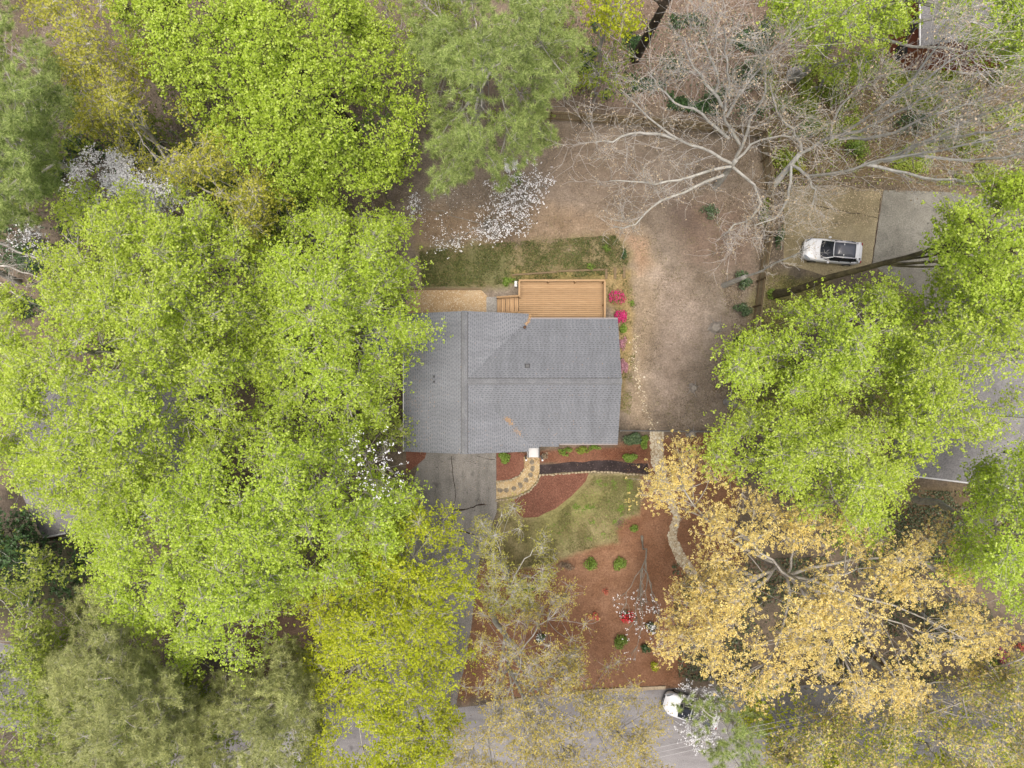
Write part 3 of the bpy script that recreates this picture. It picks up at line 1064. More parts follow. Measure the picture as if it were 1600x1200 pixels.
def build_house():
    root = empty('house', (0, 0, 0), 'low house under a grey shingled L-shaped roof beside the wooden deck', 'house')
    # walls, inset below the eaves
    mb = MB()
    o = 0.45
    pts = [(XL + o, YF + o), (XR_ - o, YF + o), (XR_ - o, YVF + o), (GX - o, YVF + o), (GX - o, YVB - o), (XR_ - o, YVB - o), (XR_ - o, YB - o), (XL + o, YB - o)]
    n = len(pts)
    zt = 3.0
    mb.add([(x, y, 0) for x, y in pts] + [(x, y, zt) for x, y in pts], [(i, (i + 1) % n, n + (i + 1) % n, n + i) for i in range(n)] + [tuple(range(n, 2 * n))])
    # gable infill
    for gx in (GX - o,):
        mb.add([(gx, YVF + o, zt), (gx, YVB - o, zt), (gx, Y0, ZR - 0.25)], [(0, 1, 2)])
    for gy in (YF + o, YB - o):
        mb.add([(XL + o, gy, zt), (XR_ - o, gy, zt), (XM, gy, ZR - 0.25)], [(0, 1, 2)])
    mb.build('wall', M['vinyl'], root)
    # roof planes: the wing that runs front to back, and the wing that runs sideways
    A = shell([(XL, YF, ZE), (XM, YF, ZR), (XM, YB, ZR), (XL, YB, ZE), (XM, Y0, ZR), (XR_, YF, ZE), (XR_, YVF, ZE), (XR_, YVB, ZE), (XR_, YB, ZE)],
              [[0, 1, 4, 2, 3], [1, 5, 6, 4], [4, 7, 8, 2]], 0.14)
    roof = A.build('roof', M['shB'], root)
    B = shell([(XM, Y0, ZR), (GX, Y0, ZR), (GX, YVB, ZE), (XR_, YVB, ZE), (XR_, YVF, ZE), (GX, YVF, ZE)], [[0, 1, 2, 3], [0, 4, 5, 1]], 0.138)
    B.build('roof', M['shA'], root)
    # porch roof and the low step beside it
    sl = (ZR - ZE) / (XR_ - XM)
    C = shell([(XR_, YVF - 0.003, ZE - 0.003), (2.02, YVF - 0.003, ZE - 0.003), (2.02, YVF - 0.36, ZE - 0.003 - 0.12), (XR_ + 0.003, YVF - 0.36, ZE - 0.12)], [[0, 3, 2, 1]], 0.12)
    C.build('porch_roof', M['shB'], root)
    C = shell([(2.03, YVF - 0.003, ZE - 0.01), (3.55, YVF - 0.003, ZE - 0.01), (3.55, YVF - 0.24, ZE - 0.08), (2.03, YVF - 0.24, ZE - 0.08)], [[0, 3, 2, 1]], 0.1)
    C.build('porch_roof', M['shA'], root)
    # ridge caps: overlapping tabs, with a dark vent gap each side
    for axis in (0, 1):
        mb, vt = MB(), MB()
        if axis == 0:
            a, b = YF, YB
        else:
            a, b = XM + 0.24, GX
        k = int((b - a) / 0.2)
        for i in range(k):
            t0 = a + (b - a) * i / k
            t1 = a + (b - a) * (i + 1) / k + 0.02
            zz = ZR + 0.055 + 0.012 * (i % 2)
            w = 0.19
            dz = w * sl
            if axis == 0:
                mb.add([(XM - w, t0, zz - dz), (XM, t0, zz), (XM + w, t0, zz - dz), (XM - w, t1, zz - dz), (XM, t1, zz), (XM + w, t1, zz - dz)], [(0, 1, 4, 3), (1, 2, 5, 4)])
            else:
                mb.add([(t0, Y0 - w, zz - dz), (t0, Y0, zz), (t0, Y0 + w, zz - dz), (t1, Y0 - w, zz - dz), (t1, Y0, zz), (t1, Y0 + w, zz - dz)], [(1, 0, 3, 4), (2, 1, 4, 5)])
        for s in (-1, 1):
            if axis == 0:
                vt.beam((XM + s * 0.215, a + 0.05, ZR - 0.215 * sl + 0.005), (XM + s * 0.215, b - 0.05, ZR - 0.215 * sl + 0.005), 0.05, 0.06)
            elif s < 0 or True:
                vt.beam((a + 0.02, Y0 + s * 0.215, ZR - 0.215 * sl + 0.005), (b - 0.05, Y0 + s * 0.215, ZR - 0.215 * sl + 0.005), 0.04, 0.06)
        mb.build('ridge_cap', M['cap'], roof)
        vt.build('ridge_vent', M['darkmetal'], roof)
    # gutters and fascia along the eaves
    for (x0, x1, y0, y1) in ((XL - 0.09, XL - 0.004, YF, YB),):
        mb = MB()
        mb.box(x0, x1, y0, y1, ZE - 0.16, ZE - 0.05)
        mb.build('gutter', M['trim'], root)
    for (x0, x1, y) in ((XR_ + 0.8, GX, YVF), (XR_ + 0.02, GX, YVB)):
        mb = MB()
        s = -1 if y < 0 else 1
        ya, yb = sorted((y + s * 0.004, y + s * 0.10))
        if y < 0:
            x0 = 3.6
        mb.box(x0, x1, ya, yb, ZE - 0.16, ZE - 0.05)
        mb.build('gutter', M['gutter'], root)
    # pipes and vents through the roof
    def zroof_l(x):
        return ZR - abs(x - XM) * sl
    for (px, py) in ((678, 588.5), (678, 596.5)):
        q = P(px, py, 4.2)
        zb = zroof_l(q[0])
        mb = MB()
        mb.cyl((q[0], q[1], zb - 0.05), (q[0], q[1], zb + 0.28), 0.055)
        mb.cyl((q[0], q[1], zb - 0.05), (q[0], q[1], zb + 0.05), 0.11, 0.07)
        mb.build('vent_pipe', M['darkmetal'], roof)
    q = P(824, 571.5, 4.7)
    zb = ZR - abs(q[1] - Y0) * sl
    mb = MB()
    mb.box(q[0] - 0.19, q[0] + 0.19, q[1] - 0.2, q[1] + 0.14, zb - 0.2, zb + 0.06)
    mb.box(q[0] - 0.14, q[0] + 0.14, q[1] - 0.13, q[1] + 0.12, zb, zb + 0.2)
    mb.build('roof_vent', M['darkmetal'], roof, bevel=0.02)
    q = P(820, 511.5, 3.6)
    zb = ZR - abs(q[1] - Y0) * sl
    mb = MB()
    mb.cyl((q[0], q[1], zb - 0.05), (q[0], q[1], zb + 0.3), 0.07)
    mb.cyl((q[0], q[1], zb + 0.26), (q[0], q[1], zb + 0.36), 0.12, 0.08)
    mb.build('vent_pipe', M['rust'], roof)
    # doors and windows under the eaves
    yw = YF + o
    f = MB(); f.box(-7.0, -2.0, yw - 0.06, yw - 0.004, 0.02, 2.3); gd = f.build('garage_door', M['greydoor'], root)
    for i in range(4):
        f = MB(); f.box(-6.95, -2.05, yw - 0.075, yw - 0.062, 0.08 + i * 0.56, 0.56 + i * 0.56); f.build('door_panel', M['greydoor'], gd)
    f = MB(); f.box(0.9, 1.85, YVF + o - 0.06 - 0.0, YVF + o - 0.004, 0.3, 2.4); d = f.build('front_door', M['cedary'], root)
    f = MB(); f.cyl((1.0, YVF + o - 0.14, 1.3), (1.0, YVF + o - 0.06, 1.3), 0.035); f.build('handle', M['metal'], d)
    for (x0, x1) in ((3.0, 4.4), (5.4, 6.6)):
        f = MB(); f.box(x0, x1, YVF + o - 0.05, YVF + o - 0.004, 1.0, 2.3); w = f.build('window', M['trim'], root)
        f = MB(); f.box(x0 + 0.07, x1 - 0.07, YVF + o - 0.06, YVF + o - 0.052, 1.07, 2.23); f.build('pane', M['glass'], w)
    for (y0, y1) in ((-3.2, -2.0), (1.2, 2.6)):
        f = MB(); f.box(GX - o + 0.004, GX - o + 0.05, y0, y1, 1.0, 2.3); w = f.build('window', M['trim'], root)
        f = MB(); f.box(GX - o + 0.052, GX - o + 0.06, y0 + 0.07, y1 - 0.07, 1.07, 2.23); f.build('pane', M['glass'], w)
    # front stoop
    a, b = P(823.5, 700, 0.3), P(843, 714.5, 0.3)
    st = MB(); st.box(a[0], b[0], b[1], YVF + o - 0.01, 0.0, 0.3)
    sp = st.build('stoop', M['trim'], root, bevel=0.015)
    for x in (a[0] + 0.07, b[0] - 0.07):
        f = MB()
        f.beam((x, -4.7, 1.15), (x, b[1] + 0.05, 1.15), 0.09, 0.05)
        for yy in np.linspace(-4.8, b[1] + 0.06, 7):
            f.beam((x, yy, 0.3), (x, yy, 1.14), 0.022, 0.022)
        f.build('stoop_railing', M['darkmetal'], sp)
    for x in (a[0] - 0.12, b[0] + 0.12):
        f = MB(); f.box(x - 0.06, x + 0.06, b[1] - 0.0, b[1] + 0.12, 0.0, 3.0); f.build('porch_post', M['trim'], root)
    # low lean-to roof on the garage side
    p0, p1 = P(566, 556, 2.5), P(628, 496, 2.5)
    C = shell([(p0[0], p0[1], 2.3), (XL + 0.40, p0[1], 2.75), (XL + 0.40, p1[1], 2.75), (p0[0], p1[1], 2.3)], [[0, 1, 2, 3]], 0.1)
    C.build('lean_to_roof', M['shB'], root)
    for yy in (p0[1] + 0.15, p1[1] - 0.15):
        f = MB(); f.box(p0[0] + 0.1, p0[0] + 0.2, yy - 0.05, yy + 0.05, 0, 2.22); f.build('lean_to_post', M['trim'], root)


M['gutter'] = m_plain('grey_gutter', (140, 132, 132), 0.5)
M['rust'] = m_plain('rusty_flue', (96, 66, 46), 0.8)
build_house()

# needles and catkins swept down on the shingles
def roof_debris(name, pts, n, spread, mat='straw', size=0.07):
    path = resample([P(x, y, 0) for x, y in pts], 40)
    i = R.integers(0, 40, n)
    q = path[i]
    sl = (ZR - ZE) / (XR_ - XM)
    q = q * 1.0
    zz = 4.1
    q[:, :2] *= (HC - zz) / HC
    q[:, :2] += R.normal(0, spread, (n, 2))
    zl = np.where(q[:, 0] < XR_, ZR - np.abs(q[:, 0] - XM) * sl, -9)
    zr = np.where(q[:, 0] > XM, ZR - np.abs(q[:, 1] - Y0) * sl, -9)
    q[:, 2] = np.maximum(zl, zr) + 0.02
    link(name, leaf_mesh(name, q, size, tilt=0.25, aspect=0.35), M[mat], kind='stuff')


M['straw'] = m_leaf('dry_pine_straw', [(176, 136, 92), (200, 160, 112), (216, 182, 136)], 1.1, trans=0.0, rough=0.9)
roof_debris('fallen_straw', [(790, 653), (797, 659), (800, 663)], 200, 0.10)
roof_debris('fallen_straw', [(804, 670), (809, 675), (813, 680)], 70, 0.10)
roof_debris('fallen_straw', [(829, 491), (827, 500), (822, 505)], 160, 0.06)
roof_debris('fallen_straw', [(640, 500), (650, 560), (645, 640), (650, 700)], 260, 0.7)
roof_debris('fallen_straw', [(700, 520), (720, 700), (900, 685), (950, 520), (840, 620)], 160, 1.4)

# ------------------------------------------------------------------ deck
def build_deck():
    zd, zt = 1.05, 1.98
    root = empty('wooden_deck', P(878, 467, 0), 'orange stained wooden deck with railing behind the grey roofed house', 'deck')
    x0, x1 = P(811, 0, zt)[0], P(945.5, 0, zt)[0]
    y1, y0 = P(0, 438, zt)[1], YVB - 0.42
    mb = MB()
    n = 22
    bw = (y1 - y0) / n
    for i in range(n):
        ya = y0 + i * bw
        mb.box(x0, x1, ya + 0.010, ya + bw - 0.010, zd - 0.035, zd + R.random() * 0.004)
    mb.build('decking', M['cedar'], root)
    fr = MB()
    for (a, b) in (((x0, y1 - 0.03), (x1, y1 - 0.03)), ((x0 + 0.03, y0), (x0 + 0.03, y1)), ((x1 - 0.03, y0), (x1 - 0.03, y1))):
        fr.beam((*a, zd - 0.16), (*b, zd - 0.16), 0.05, 0.22)
    for x in np.linspace(x0 + 0.5, x1 - 0.5, 9):
        fr.beam((x, y0, zd - 0.14), (x, y1 - 0.06, zd - 0.14), 0.04, 0.18)
    fr.build('joists', M['cedar'], root)

    def rail(a, b, axis):
        a = np.array(a)
        b = np.array(b)
        mb = MB()
        mb.beam((*a, zt), (*b, zt), 0.14, 0.04)
        mb.beam((*a, zd + 0.1), (*b, zd + 0.1), 0.04, 0.08)
        mb.beam((*a, zt - 0.06), (*b, zt - 0.06), 0.04, 0.08)
        L = np.linalg.norm(b - a)
        for t in np.linspace(0, 1, int(L / 0.13) + 1)[1:-1]:
            p = a + (b - a) * t
            mb.beam((*p, zd + 0.1), (*p, zt - 0.05), 0.035, 0.035)
        mb.build('railing', M['cedar' if axis == 0 else 'cedary'], root)

    ym = P(0, 462, zt)[1]
    rail((x0 - 0.02, y1), (x1 + 0.02, y1), 0)
    rail((x1 - 0.02, y0 + 0.1), (x1 - 0.02, y1 - 0.075), 1)
    rail((x0 + 0.02, ym), (x0 + 0.02, y1 - 0.075), 1)
    yl = P(0, 487, zt)[1]
    rail((x0 + 0.02, y0 + 0.1), (x0 + 0.02, yl), 1)
    for (x, y) in ((x0, y1), ((x0 * 2 + x1) / 3, y1), ((x0 + 2 * x1) / 3, y1), (x1, y1), (x1, (y0 + y1) / 2), (x0, ym), (x0, yl), (x1, y0 + 0.1)):
        f = MB()
        xx = x + (0.06 if x < (x0 + x1) / 2 - 1 else -0.06 if x > (x0 + x1) / 2 + 1 else 0)
        f.box(xx - 0.045, xx + 0.045, y - 0.12, y - 0.03, 0, zt - 0.03)
        f.build('post', M['cedary'], root)
    # stairs going down to the landing on the left
    st = MB()
    xs0 = P(777, 0, 0.2)[0]
    ya, yb = yl + 0.02, ym - 0.02
    nst = 5
    for i in range(nst):
        xa = x0 - (i + 1) * (x0 - xs0) / nst
        z = zd - (i + 1) * zd / (nst + 1)
        for j in range(2):
            st.box(xa + j * 0.155, xa + j * 0.155 + 0.145, ya, yb, z - 0.035, z)
    stairs = st.build('stairs', M['cedary'], root)
    for y in (ya - 0.03, yb + 0.03):
        f = MB()
        f.beam((x0 + 0.05, y, zd - 0.12), (xs0, y, 0.1), 0.05, 0.24)
        f.build('stringer', M['cedar'], stairs)
        f = MB()
        f.beam((x0, y, zt - 0.05), (xs0, y, 1.0), 0.12, 0.04)
        f.beam((x0, y, zd + 0.12), (xs0, y, 0.28), 0.04, 0.07)
        for t in np.linspace(0.06, 0.98, 12):
            xx = x0 + (xs0 - x0) * t
            f.beam((xx, y, zd + 0.12 - 0.8 * t), (xx, y, zt - 0.05 - 0.93 * t), 0.035, 0.035)
        f.beam((xs0, y, 0), (xs0, y, 1.05), 0.09, 0.09)
        f.build('handrail', M['cedar'], stairs)


build_deck()

# small white meter box beside the deck, on its post
q = P(806, 446, 0)
rt = empty('utility_box', q, 'small white box on a post at the upper left corner of the wooden deck', 'utility box')
f = MB(); f.box(q[0] - 0.12, q[0] + 0.10, q[1] - 0.25, q[1] + 0.2, 0.7, 1.1); f.build('box', M['trim'], rt, bevel=0.02)
f = MB(); f.box(q[0] - 0.05, q[0] + 0.05, q[1] - 0.08, q[1] + 0.02, 0, 0.7); f.build('post', M['timber'], rt)


# ------------------------------------------------------------------ timbers set in the slope
def timber(px0, py0, px1, py1, w, label, group=None, h=0.14):
    a, b = P(px0, py0, 0), P(px1, py1, 0)
    f = MB()
    f.beam((a[0], a[1], h / 2), (b[0], b[1], h / 2), w, h)
    f.build('landscape_timber', M['timber'], bevel=0.012, label=label, cat='timber', group=group)


timber(947, 420, 947, 436, 0.2, 'weathered step timber nearest the deck railing corner', 'step timbers beside the deck')
timber(961, 418, 961, 436, 0.2, 'weathered step timber between the other two beside the deck', 'step timbers beside the deck')
timber(975, 417, 975, 435, 0.2, 'weathered step timber farthest from the deck, beside the bare path', 'step timbers beside the deck')
timber(800, 430, 870, 425, 0.14, 'long weathered timber edging the grassy bank behind the deck')
timber(872, 424, 944, 421.5, 0.14, 'long timber at the foot of the grassy bank, ending at the step timbers')
timber(642, 452, 752, 452, 0.12, 'timber edging along the top of the tan gravel strip')


# ------------------------------------------------------------------ fences
def board_fence(name, label, pts, h=1.85, pitch=0.15, post=2.4):
    w = [P(x, y, 0)[:2] for x, y in pts]
    root = empty(name, (*w[0], 0), label, 'fence')
    mb, rb = MB(), MB()
    for a, b in zip(w, w[1:]):
        L = np.linalg.norm(b - a)
        u = (b - a) / L
        nrm = np.array((-u[1], u[0]))
        n = int(L / pitch)
        for i in range(n):
            c = a + u * (i + 0.5) * L / n
            hh = h + R.normal(0, 0.012)
            mb.obox(c, u, L / n / 2 - 0.008, 0.01, 0.05 + R.random() * 0.03, hh)
        for z in (0.4, 1.45):
            rb.obox((a + b) / 2 - nrm * 0.03, u, L / 2, 0.019, z, z + 0.09)
        np_ = max(1, int(round(L / post)))
        for i in range(np_ + 1):
            c = a + u * L * i / np_ - nrm * 0.10
            f = MB()
            f.obox(c, u, 0.045, 0.045, 0, h + 0.05)
            f.build('post', M['timber'], root)
    mb.build('boards', M['fence'], root)
    rb.build('rails', M['timber'], root)


board_fence('board_fence', 'weathered board fence along the back of the bare yard, under the leafless tree', [(795, 182), (860, 188), (1000, 197), (1110, 207), (1186, 214)])
board_fence('board_fence', 'weathered board fence between the bare yard and the parked white car', [(1186, 216), (1196, 290), (1194, 372), (1184, 440), (1174, 520), (1163, 600)])
board_fence('board_fence', 'weathered board fence under the trees at the left of the back yard', [(552, 118), (566, 160), (590, 250), (613, 352)])


def chain_fence(label, pts, h=1.2):
    w = [P(x, y, 0)[:2] for x, y in pts]
    root = empty('chain_link_fence', (*w[0], 0), label, 'fence')
    mesh = Wood()
    rl = MB()
    for a, b in zip(w, w[1:]):
        L = np.linalg.norm(b - a)
        u = (b - a) / L
        rl.cyl((*a, h), (*b, h), 0.026, n=8)
        k = int(L / 0.11)
        A, B = [], []
        for i in range(-int(h / 0.11), k):
            for s in (1, -1):
                t0, t1 = i * 0.11, i * 0.11 + h
                z0, z1 = (0.05, h) if s > 0 else (h, 0.05)
                lo, hi = max(t0, 0), min(t1, L)
                if hi <= lo:
                    continue
                A.append((*(a + u * lo), z0 + (z1 - z0) * (lo - t0) / h))
                B.append((*(a + u * hi), z0 + (z1 - z0) * (hi - t0) / h))
        A, B = np.array(A), np.array(B)
        mesh.add_many(np.stack([A, B], 1), np.full((len(A), 2), 0.0025), 3)
        n = max(1, int(round(L / 2.4)))
        for i in range(n + 1):
            c = a + u * L * i / n
            f = MB()
            f.cyl((*c, 0), (*c, h + 0.06), 0.03, n=8)
            f.build('post', M['metal'], root)
    rl.build('top_rail', M['metal'], root)
    link('wire_mesh', mesh.mesh('wire_mesh'), M['metal'], root)


chain_fence('grey chain link fence running from the right gable across the bare yard', [(966, 671.5), (1148, 673.5)])
chain_fence('grey chain link fence running left from the garage side wall into the trees', [(634, 668), (572, 676), (500, 690)])

# ------------------------------------------------------------------ stones
def rock_mesh(name, rx, ry, h, seed, flat=False):
    rr = np.random.default_rng(seed)
    bm = bmesh.new()
    bmesh.ops.create_icosphere(bm, subdivisions=2, radius=1.0)
    ph = rr.random(6) * 6.28
    for v in bm.verts:
        c = v.co
        k = 1 + 0.13 * math.sin(3 * c.x + ph[0]) + 0.12 * math.sin(4 * c.y + ph[1]) + 0.1 * math.sin(3 * c.z + 2 * c.x + ph[2])
        z = max(min(c.z, 0.55), -0.5) if flat else c.z
        v.co = (c.x * rx * k, c.y * ry * k, (z + 0.5) * h)
    me = bpy.data.meshes.new(name)
    bm.to_mesh(me)
    bm.free()
    if not flat:
        smooth(me)
    return me


STONES = [rock_mesh('edging_stone', 0.13, 0.09, 0.11, i) for i in range(4)]
for m_ in STONES:
    m_.materials.append(M['stone'])


def stone_row(pts, step, label, group):
    path = [P(x, y, 0) for x, y in pts]
    L = sum(np.linalg.norm(b - a) for a, b in zip(path, path[1:]))
    pp = resample(path, int(L / step))
    for i, p in enumerate(pp):
        o = bpy.data.objects.new('edging_stone', STONES[i % 4])
        COL.objects.link(o)
        d = pp[min(i + 1, len(pp) - 1)] - pp[max(i - 1, 0)]
        o.location = (p[0] + random.gauss(0, 0.015), p[1] + random.gauss(0, 0.02), 0.0)
        o.rotation_euler = (0, 0, math.atan2(d[1], d[0]) + random.gauss(0, 0.25))
        s = random.uniform(0.8, 1.15)
        o.scale = (s, s, s)
        tag(o, label, 'stone', group)


stone_row([(844, 742), (870, 741), (900, 738), (930, 736.5), (960, 738), (990, 741), (1016, 743)], 0.25, 'pale edging stone in the row below the black mulch strip', 'edging stones below the black mulch')
stone_row([(843, 744), (838, 755), (826, 768), (808, 777), (792, 780), (777, 782)], 0.24, 'pale edging stone along the outer curve of the garden path', 'edging stones along the outer path curve')
stone_row([(818, 735), (810, 745), (795, 751), (777, 753)], 0.24, 'pale edging stone along the inner curve of the garden path', 'edging stones along the inner path curve')
SLAB = [rock_mesh('stepping_stone', 0.22, 0.19, 0.05, 20 + i, True) for i in range(3)]
for m_ in SLAB:
    m_.materials.append(M['slate'])
spots = [(831, 722, 'stepping stone nearest the white stoop'), (832, 732, 'second stepping stone from the white stoop'), (829, 742, 'third stepping stone from the white stoop'),
         (822, 750, 'fourth stepping stone from the stoop, at the bend of the path'), (813, 758, 'stepping stone just past the bend of the path'), (803, 763, 'third stepping stone from the driveway'),
         (791, 766, 'second stepping stone from the driveway'), (781, 766, 'stepping stone nearest the driveway edge')]
for i, (x, y, lb) in enumerate(spots):
    o = bpy.data.objects.new('stepping_stone', SLAB[i % 3])
    COL.objects.link(o)
    o.location = tuple(P(x, y, 0.012))
    o.rotation_euler = (0, 0, i * 1.3)
    tag(o, 'round grey ' + lb, 'stepping stone', 'stepping stones in the garden path')


def pebbles(name, poly, n, s0, s1, mat, z=0.012, line=None, spread=0.3):
    if line is not None:
        pth = resample([P(x, y, 0) for x, y in line], 60)
        c = pth[R.integers(0, 60, n)] + R.normal(0, 1, (n, 3)) * np.array((spread, spread, 0))
        c[:, 2] = z
    else:
        q = sample_poly(poly, n)
        c = np.stack([(q[:, 0] - 800) * HC / F, (600 - q[:, 1]) * HC / F, np.full(len(q), z)], 1)
    base = np.array([(1, 0, 0.3), (0.3, 0.95, 0.35), (-0.8, 0.6, 0.3), (-0.8, -0.6, 0.3), (0.3, -0.95, 0.35), (0.1, 0.05, 0.9)])
    Fc = np.array([(0, 1, 5), (1, 2, 5), (2, 3, 5), (3, 4, 5), (4, 0, 5)])
    n = len(c)
    s = s0 + (s1 - s0) * R.random((n, 1, 1)) ** 2
    a = R.random(n) * 6.28
    B = np.repeat(base[None], n, 0) * (1 + R.normal(0, 0.15, (n, 6, 3)))
    X = B[..., 0] * np.cos(a)[:, None] - B[..., 1] * np.sin(a)[:, None] * 0.75
    Y = B[..., 0] * np.sin(a)[:, None] + B[..., 1] * np.cos(a)[:, None] * 0.75
    V = np.stack([X, Y, B[..., 2] - 0.3], -1) * s + c[:, None, :]
    me = make_mesh(name, V.reshape(-1, 3), [(Fc[None] + (np.arange(n) * 6)[:, None, None]).reshape(-1, 3)])
    link(name, me, mat, kind='stuff')


M['pebble'] = m_leaf('creek_pebble', [(166, 148, 120), (194, 178, 148), (214, 202, 176), (226, 218, 200)], 1.1, trans=0.0, rough=0.9)
M['chip'] = m_leaf('mulch_chip', [(100, 64, 52), (126, 84, 68), (146, 102, 84), (170, 126, 106)], 1.0, trans=0.0, rough=0.95)
pebbles('creek_stones', [(1016, 674), (1036, 674), (1036, 722), (1042, 745), (1048, 770), (1063, 806), (1056, 838), (1070, 868), (1096, 905), (1087, 910), (1060, 880), (1046, 850), (1044, 836), (1052, 806), (1037, 774), (1027, 745), (1018, 724)], 2200, 0.05, 0.16, M['pebble'])
pebbles('trail_stones', None, 170, 0.04, 0.10, M['pebble'], 0.0, line=[(992, 525), (990, 560), (997, 590), (1002, 620), (1012, 650), (1020, 668)], spread=0.22)

# ------------------------------------------------------------------ neighbours' houses
def gable_roof_house(label, c, u, hl, hw, ze, zr, roofmat, wallmat, o=0.4, windows=True, name='house'):
    """c centre (x,y), u ridge direction, hl half length along the ridge, hw half width"""
    u = np.array(u, float)
    u /= np.linalg.norm(u)
    v = np.array((-u[1], u[0]))
    c = np.array(c, float)
    root = empty(name, (*c, 0), label, 'house')

    def W(a, b, z):
        p = c + u * a + v * b
        return (p[0], p[1], z)
    sh = shell([W(-hl, -hw, ze), W(hl, -hw, ze), W(hl, 0, zr), W(-hl, 0, zr), W(hl, hw, ze), W(-hl, hw, ze)], [[0, 1, 2, 3], [3, 2, 4, 5]], 0.14)
    roof = sh.build('roof', roofmat, root)
    mb = MB()
    a, b, zt = hl - o, hw - o, ze - 0.12 + o * (zr - ze) / hw * 0.6
    mb.add([W(-a, -b, 0), W(a, -b, 0), W(a, b, 0), W(-a, b, 0), W(-a, -b, zt), W(a, -b, zt), W(a, b, zt), W(-a, b, zt), W(-a, 0, zr - 0.25), W(a, 0, zr - 0.25)],
           [(0, 1, 5, 4), (1, 2, 6, 9, 5), (2, 3, 7, 6), (3, 0, 4, 8, 7)])
    wall = mb.build('wall', wallmat, root)
    mb = MB()
    k = int(2 * hl / 0.25)
    for i in range(k):
        t0, t1 = -hl + 2 * hl * i / k, -hl + 2 * hl * (i + 1) / k
        zz = zr + 0.03 + 0.012 * (i % 2)
        d = 0.16 * (zr - ze) / hw
        mb.add([W(t0, -0.16, zz - d), W(t0, 0, zz), W(t0, 0.16, zz - d), W(t1, -0.16, zz - d), W(t1, 0, zz), W(t1, 0.16, zz - d)], [(1, 0, 3, 4), (2, 1, 4, 5)])
    mb.build('ridge_cap', M['cap'], roof)
    for s in (-1, 1):
        mb = MB()
        p, q = W(-hl, s * (hw + 0.06), ze - 0.09), W(hl, s * (hw + 0.06), ze - 0.09)
        mb.beam(p, q, 0.11, 0.11)
        mb.build('gutter', M['trim'], root)
    if windows:
        for s in (-1, 1):
            for t in (-0.6, 0.0, 0.6):
                p = c + u * a * t + v * s * (b + 0.02)
                f = MB(); f.obox(p, u, 0.6, 0.02, 1.0, 2.2); w = f.build('window', M['trim'], root)
                p = c + u * a * t + v * s * (b + 0.045)
                f = MB(); f.obox(p, u, 0.53, 0.004, 1.07, 2.13); f.build('pane', M['glass'], w)
    return root, roof


# right: its near corner shows below the crowns at (1420,742)
ang = math.radians(-7)
u = np.array((math.cos(ang), math.sin(ang)))
v = np.array((-u[1], u[0]))
cor = P(1420, 742, 3.2)[:2]
rh, rr_ = gable_roof_house('neighbouring house under grey shingles hidden beneath the green trees at right', cor + u * 7.5 + v * 5.4, u, 7.5, 5.4, 3.2, 5.0, M['roofgrey'], M['vinyl'])
for t_ in (0.3, 1.1, 2.0, 3.1):
    pass
q = cor + u * 6.3 + v * 2.6
f = MB(); f.cyl((q[0], q[1], 3.6), (q[0], q[1], 4.4), 0.09); f.build('vent_pipe', M['darkmetal'], rr_)
q = cor + u * 5.9 + v * 1.9
f = MB(); f.cyl((q[0], q[1], 3.4), (q[0], q[1], 4.2), 0.07); f.build('vent_pipe', M['darkmetal'], rr_)
# its front wing towards the parking slab
gable_roof_house('grey roofed garage wing half hidden by trees at the right edge', P(1640, 560, 3)[:2], v, 6.5, 4.6, 3.1, 4.6, M['roofgrey'], M['vinyl'])
# left
ang = math.radians(11)
u = np.array((math.cos(ang), math.sin(ang)))
v = np.array((-u[1], u[0]))
cor = P(66, 839, 3.2)[:2]
gable_roof_house('neighbouring house with white gutters mostly hidden under the large green tree at left', cor + u * 6.6 + v * 5.6, u, 6.6, 5.6, 3.2, 5.2, M['roofgrey'], M['vinyl'])
# red house behind the upper right trees: its long wall faces the yard
u = np.array((0.0, 1.0))
rhroot, _ = gable_roof_house('red sided house half hidden behind the upper right trees', (30.25 + 5.6, 25.0 + 8.0), u, 8.15, 5.75, 4.5, 6.6, M['roofgrey'], M['brickred'], o=0.15, windows=False)
for (t, z0, z1) in ((0.9, 0.9, 2.5), (2.1, 2.3, 4.0), (4.0, 0.9, 2.5), (6.0, 2.3, 3.9)):
    yy = 25.0 + t
    f = MB(); f.box(30.2, 30.245, yy - 0.55, yy + 0.55, z0, z1); w_ = f.build('window', M['darkmetal'], rhroot)
    f = MB(); f.box(30.18, 30.195, yy - 0.47, yy + 0.47, z0 + 0.08, z1 - 0.08); f.build('pane', M['glass'], w_)

# ------------------------------------------------------------------ cars
M['carwhite'] = m_plain('white_car_paint', (218, 219, 222), 0.3, 0.5, var=0.03, k=1.35)
M['carglass'] = m_plain('car_glass', (34, 40, 46), 0.06, 0.6)
M['sunroof'] = m_plain('dark_roof_glass', (92, 95, 104), 0.2, 0.5)
M['rubber'] = m_plain('tyre_rubber', (36, 36, 36), 0.9)
M['chrome'] = m_plain('bright_metal', (190, 190, 192), 0.25, 0.5, metal=0.8)
M['lamp'] = m_plain('headlight_lens', (150, 156, 162), 0.1, 0.6)
M['tail'] = m_plain('tail_light_lens', (150, 26, 26), 0.2, 0.6)


def loft(st, prof):
    """st: stations (x, ...); prof(station) -> half ring of (y,z) from bottom centre to top centre"""
    mb = MB()
    rings = []
    for s_ in st:
        h = prof(s_)
        ring = [(s_[0], y, z) for y, z in h] + [(s_[0], -y, z) for y, z in h[-2:0:-1]]
        rings.append(ring)
    n = len(rings[0])
    V = [p for r in rings for p in r]
    Fc = []
    for i in range(len(rings) - 1):
        for j in range(n):
            a, b = i * n + j, i * n + (j + 1) % n
            Fc.append((a, a + n, b + n, b)[::-1])
    Fc.append(tuple(range(n)))
    Fc.append(tuple(range((len(rings) - 1) * n, len(rings) * n))[::-1])
    mb.add(V, Fc)
    return mb


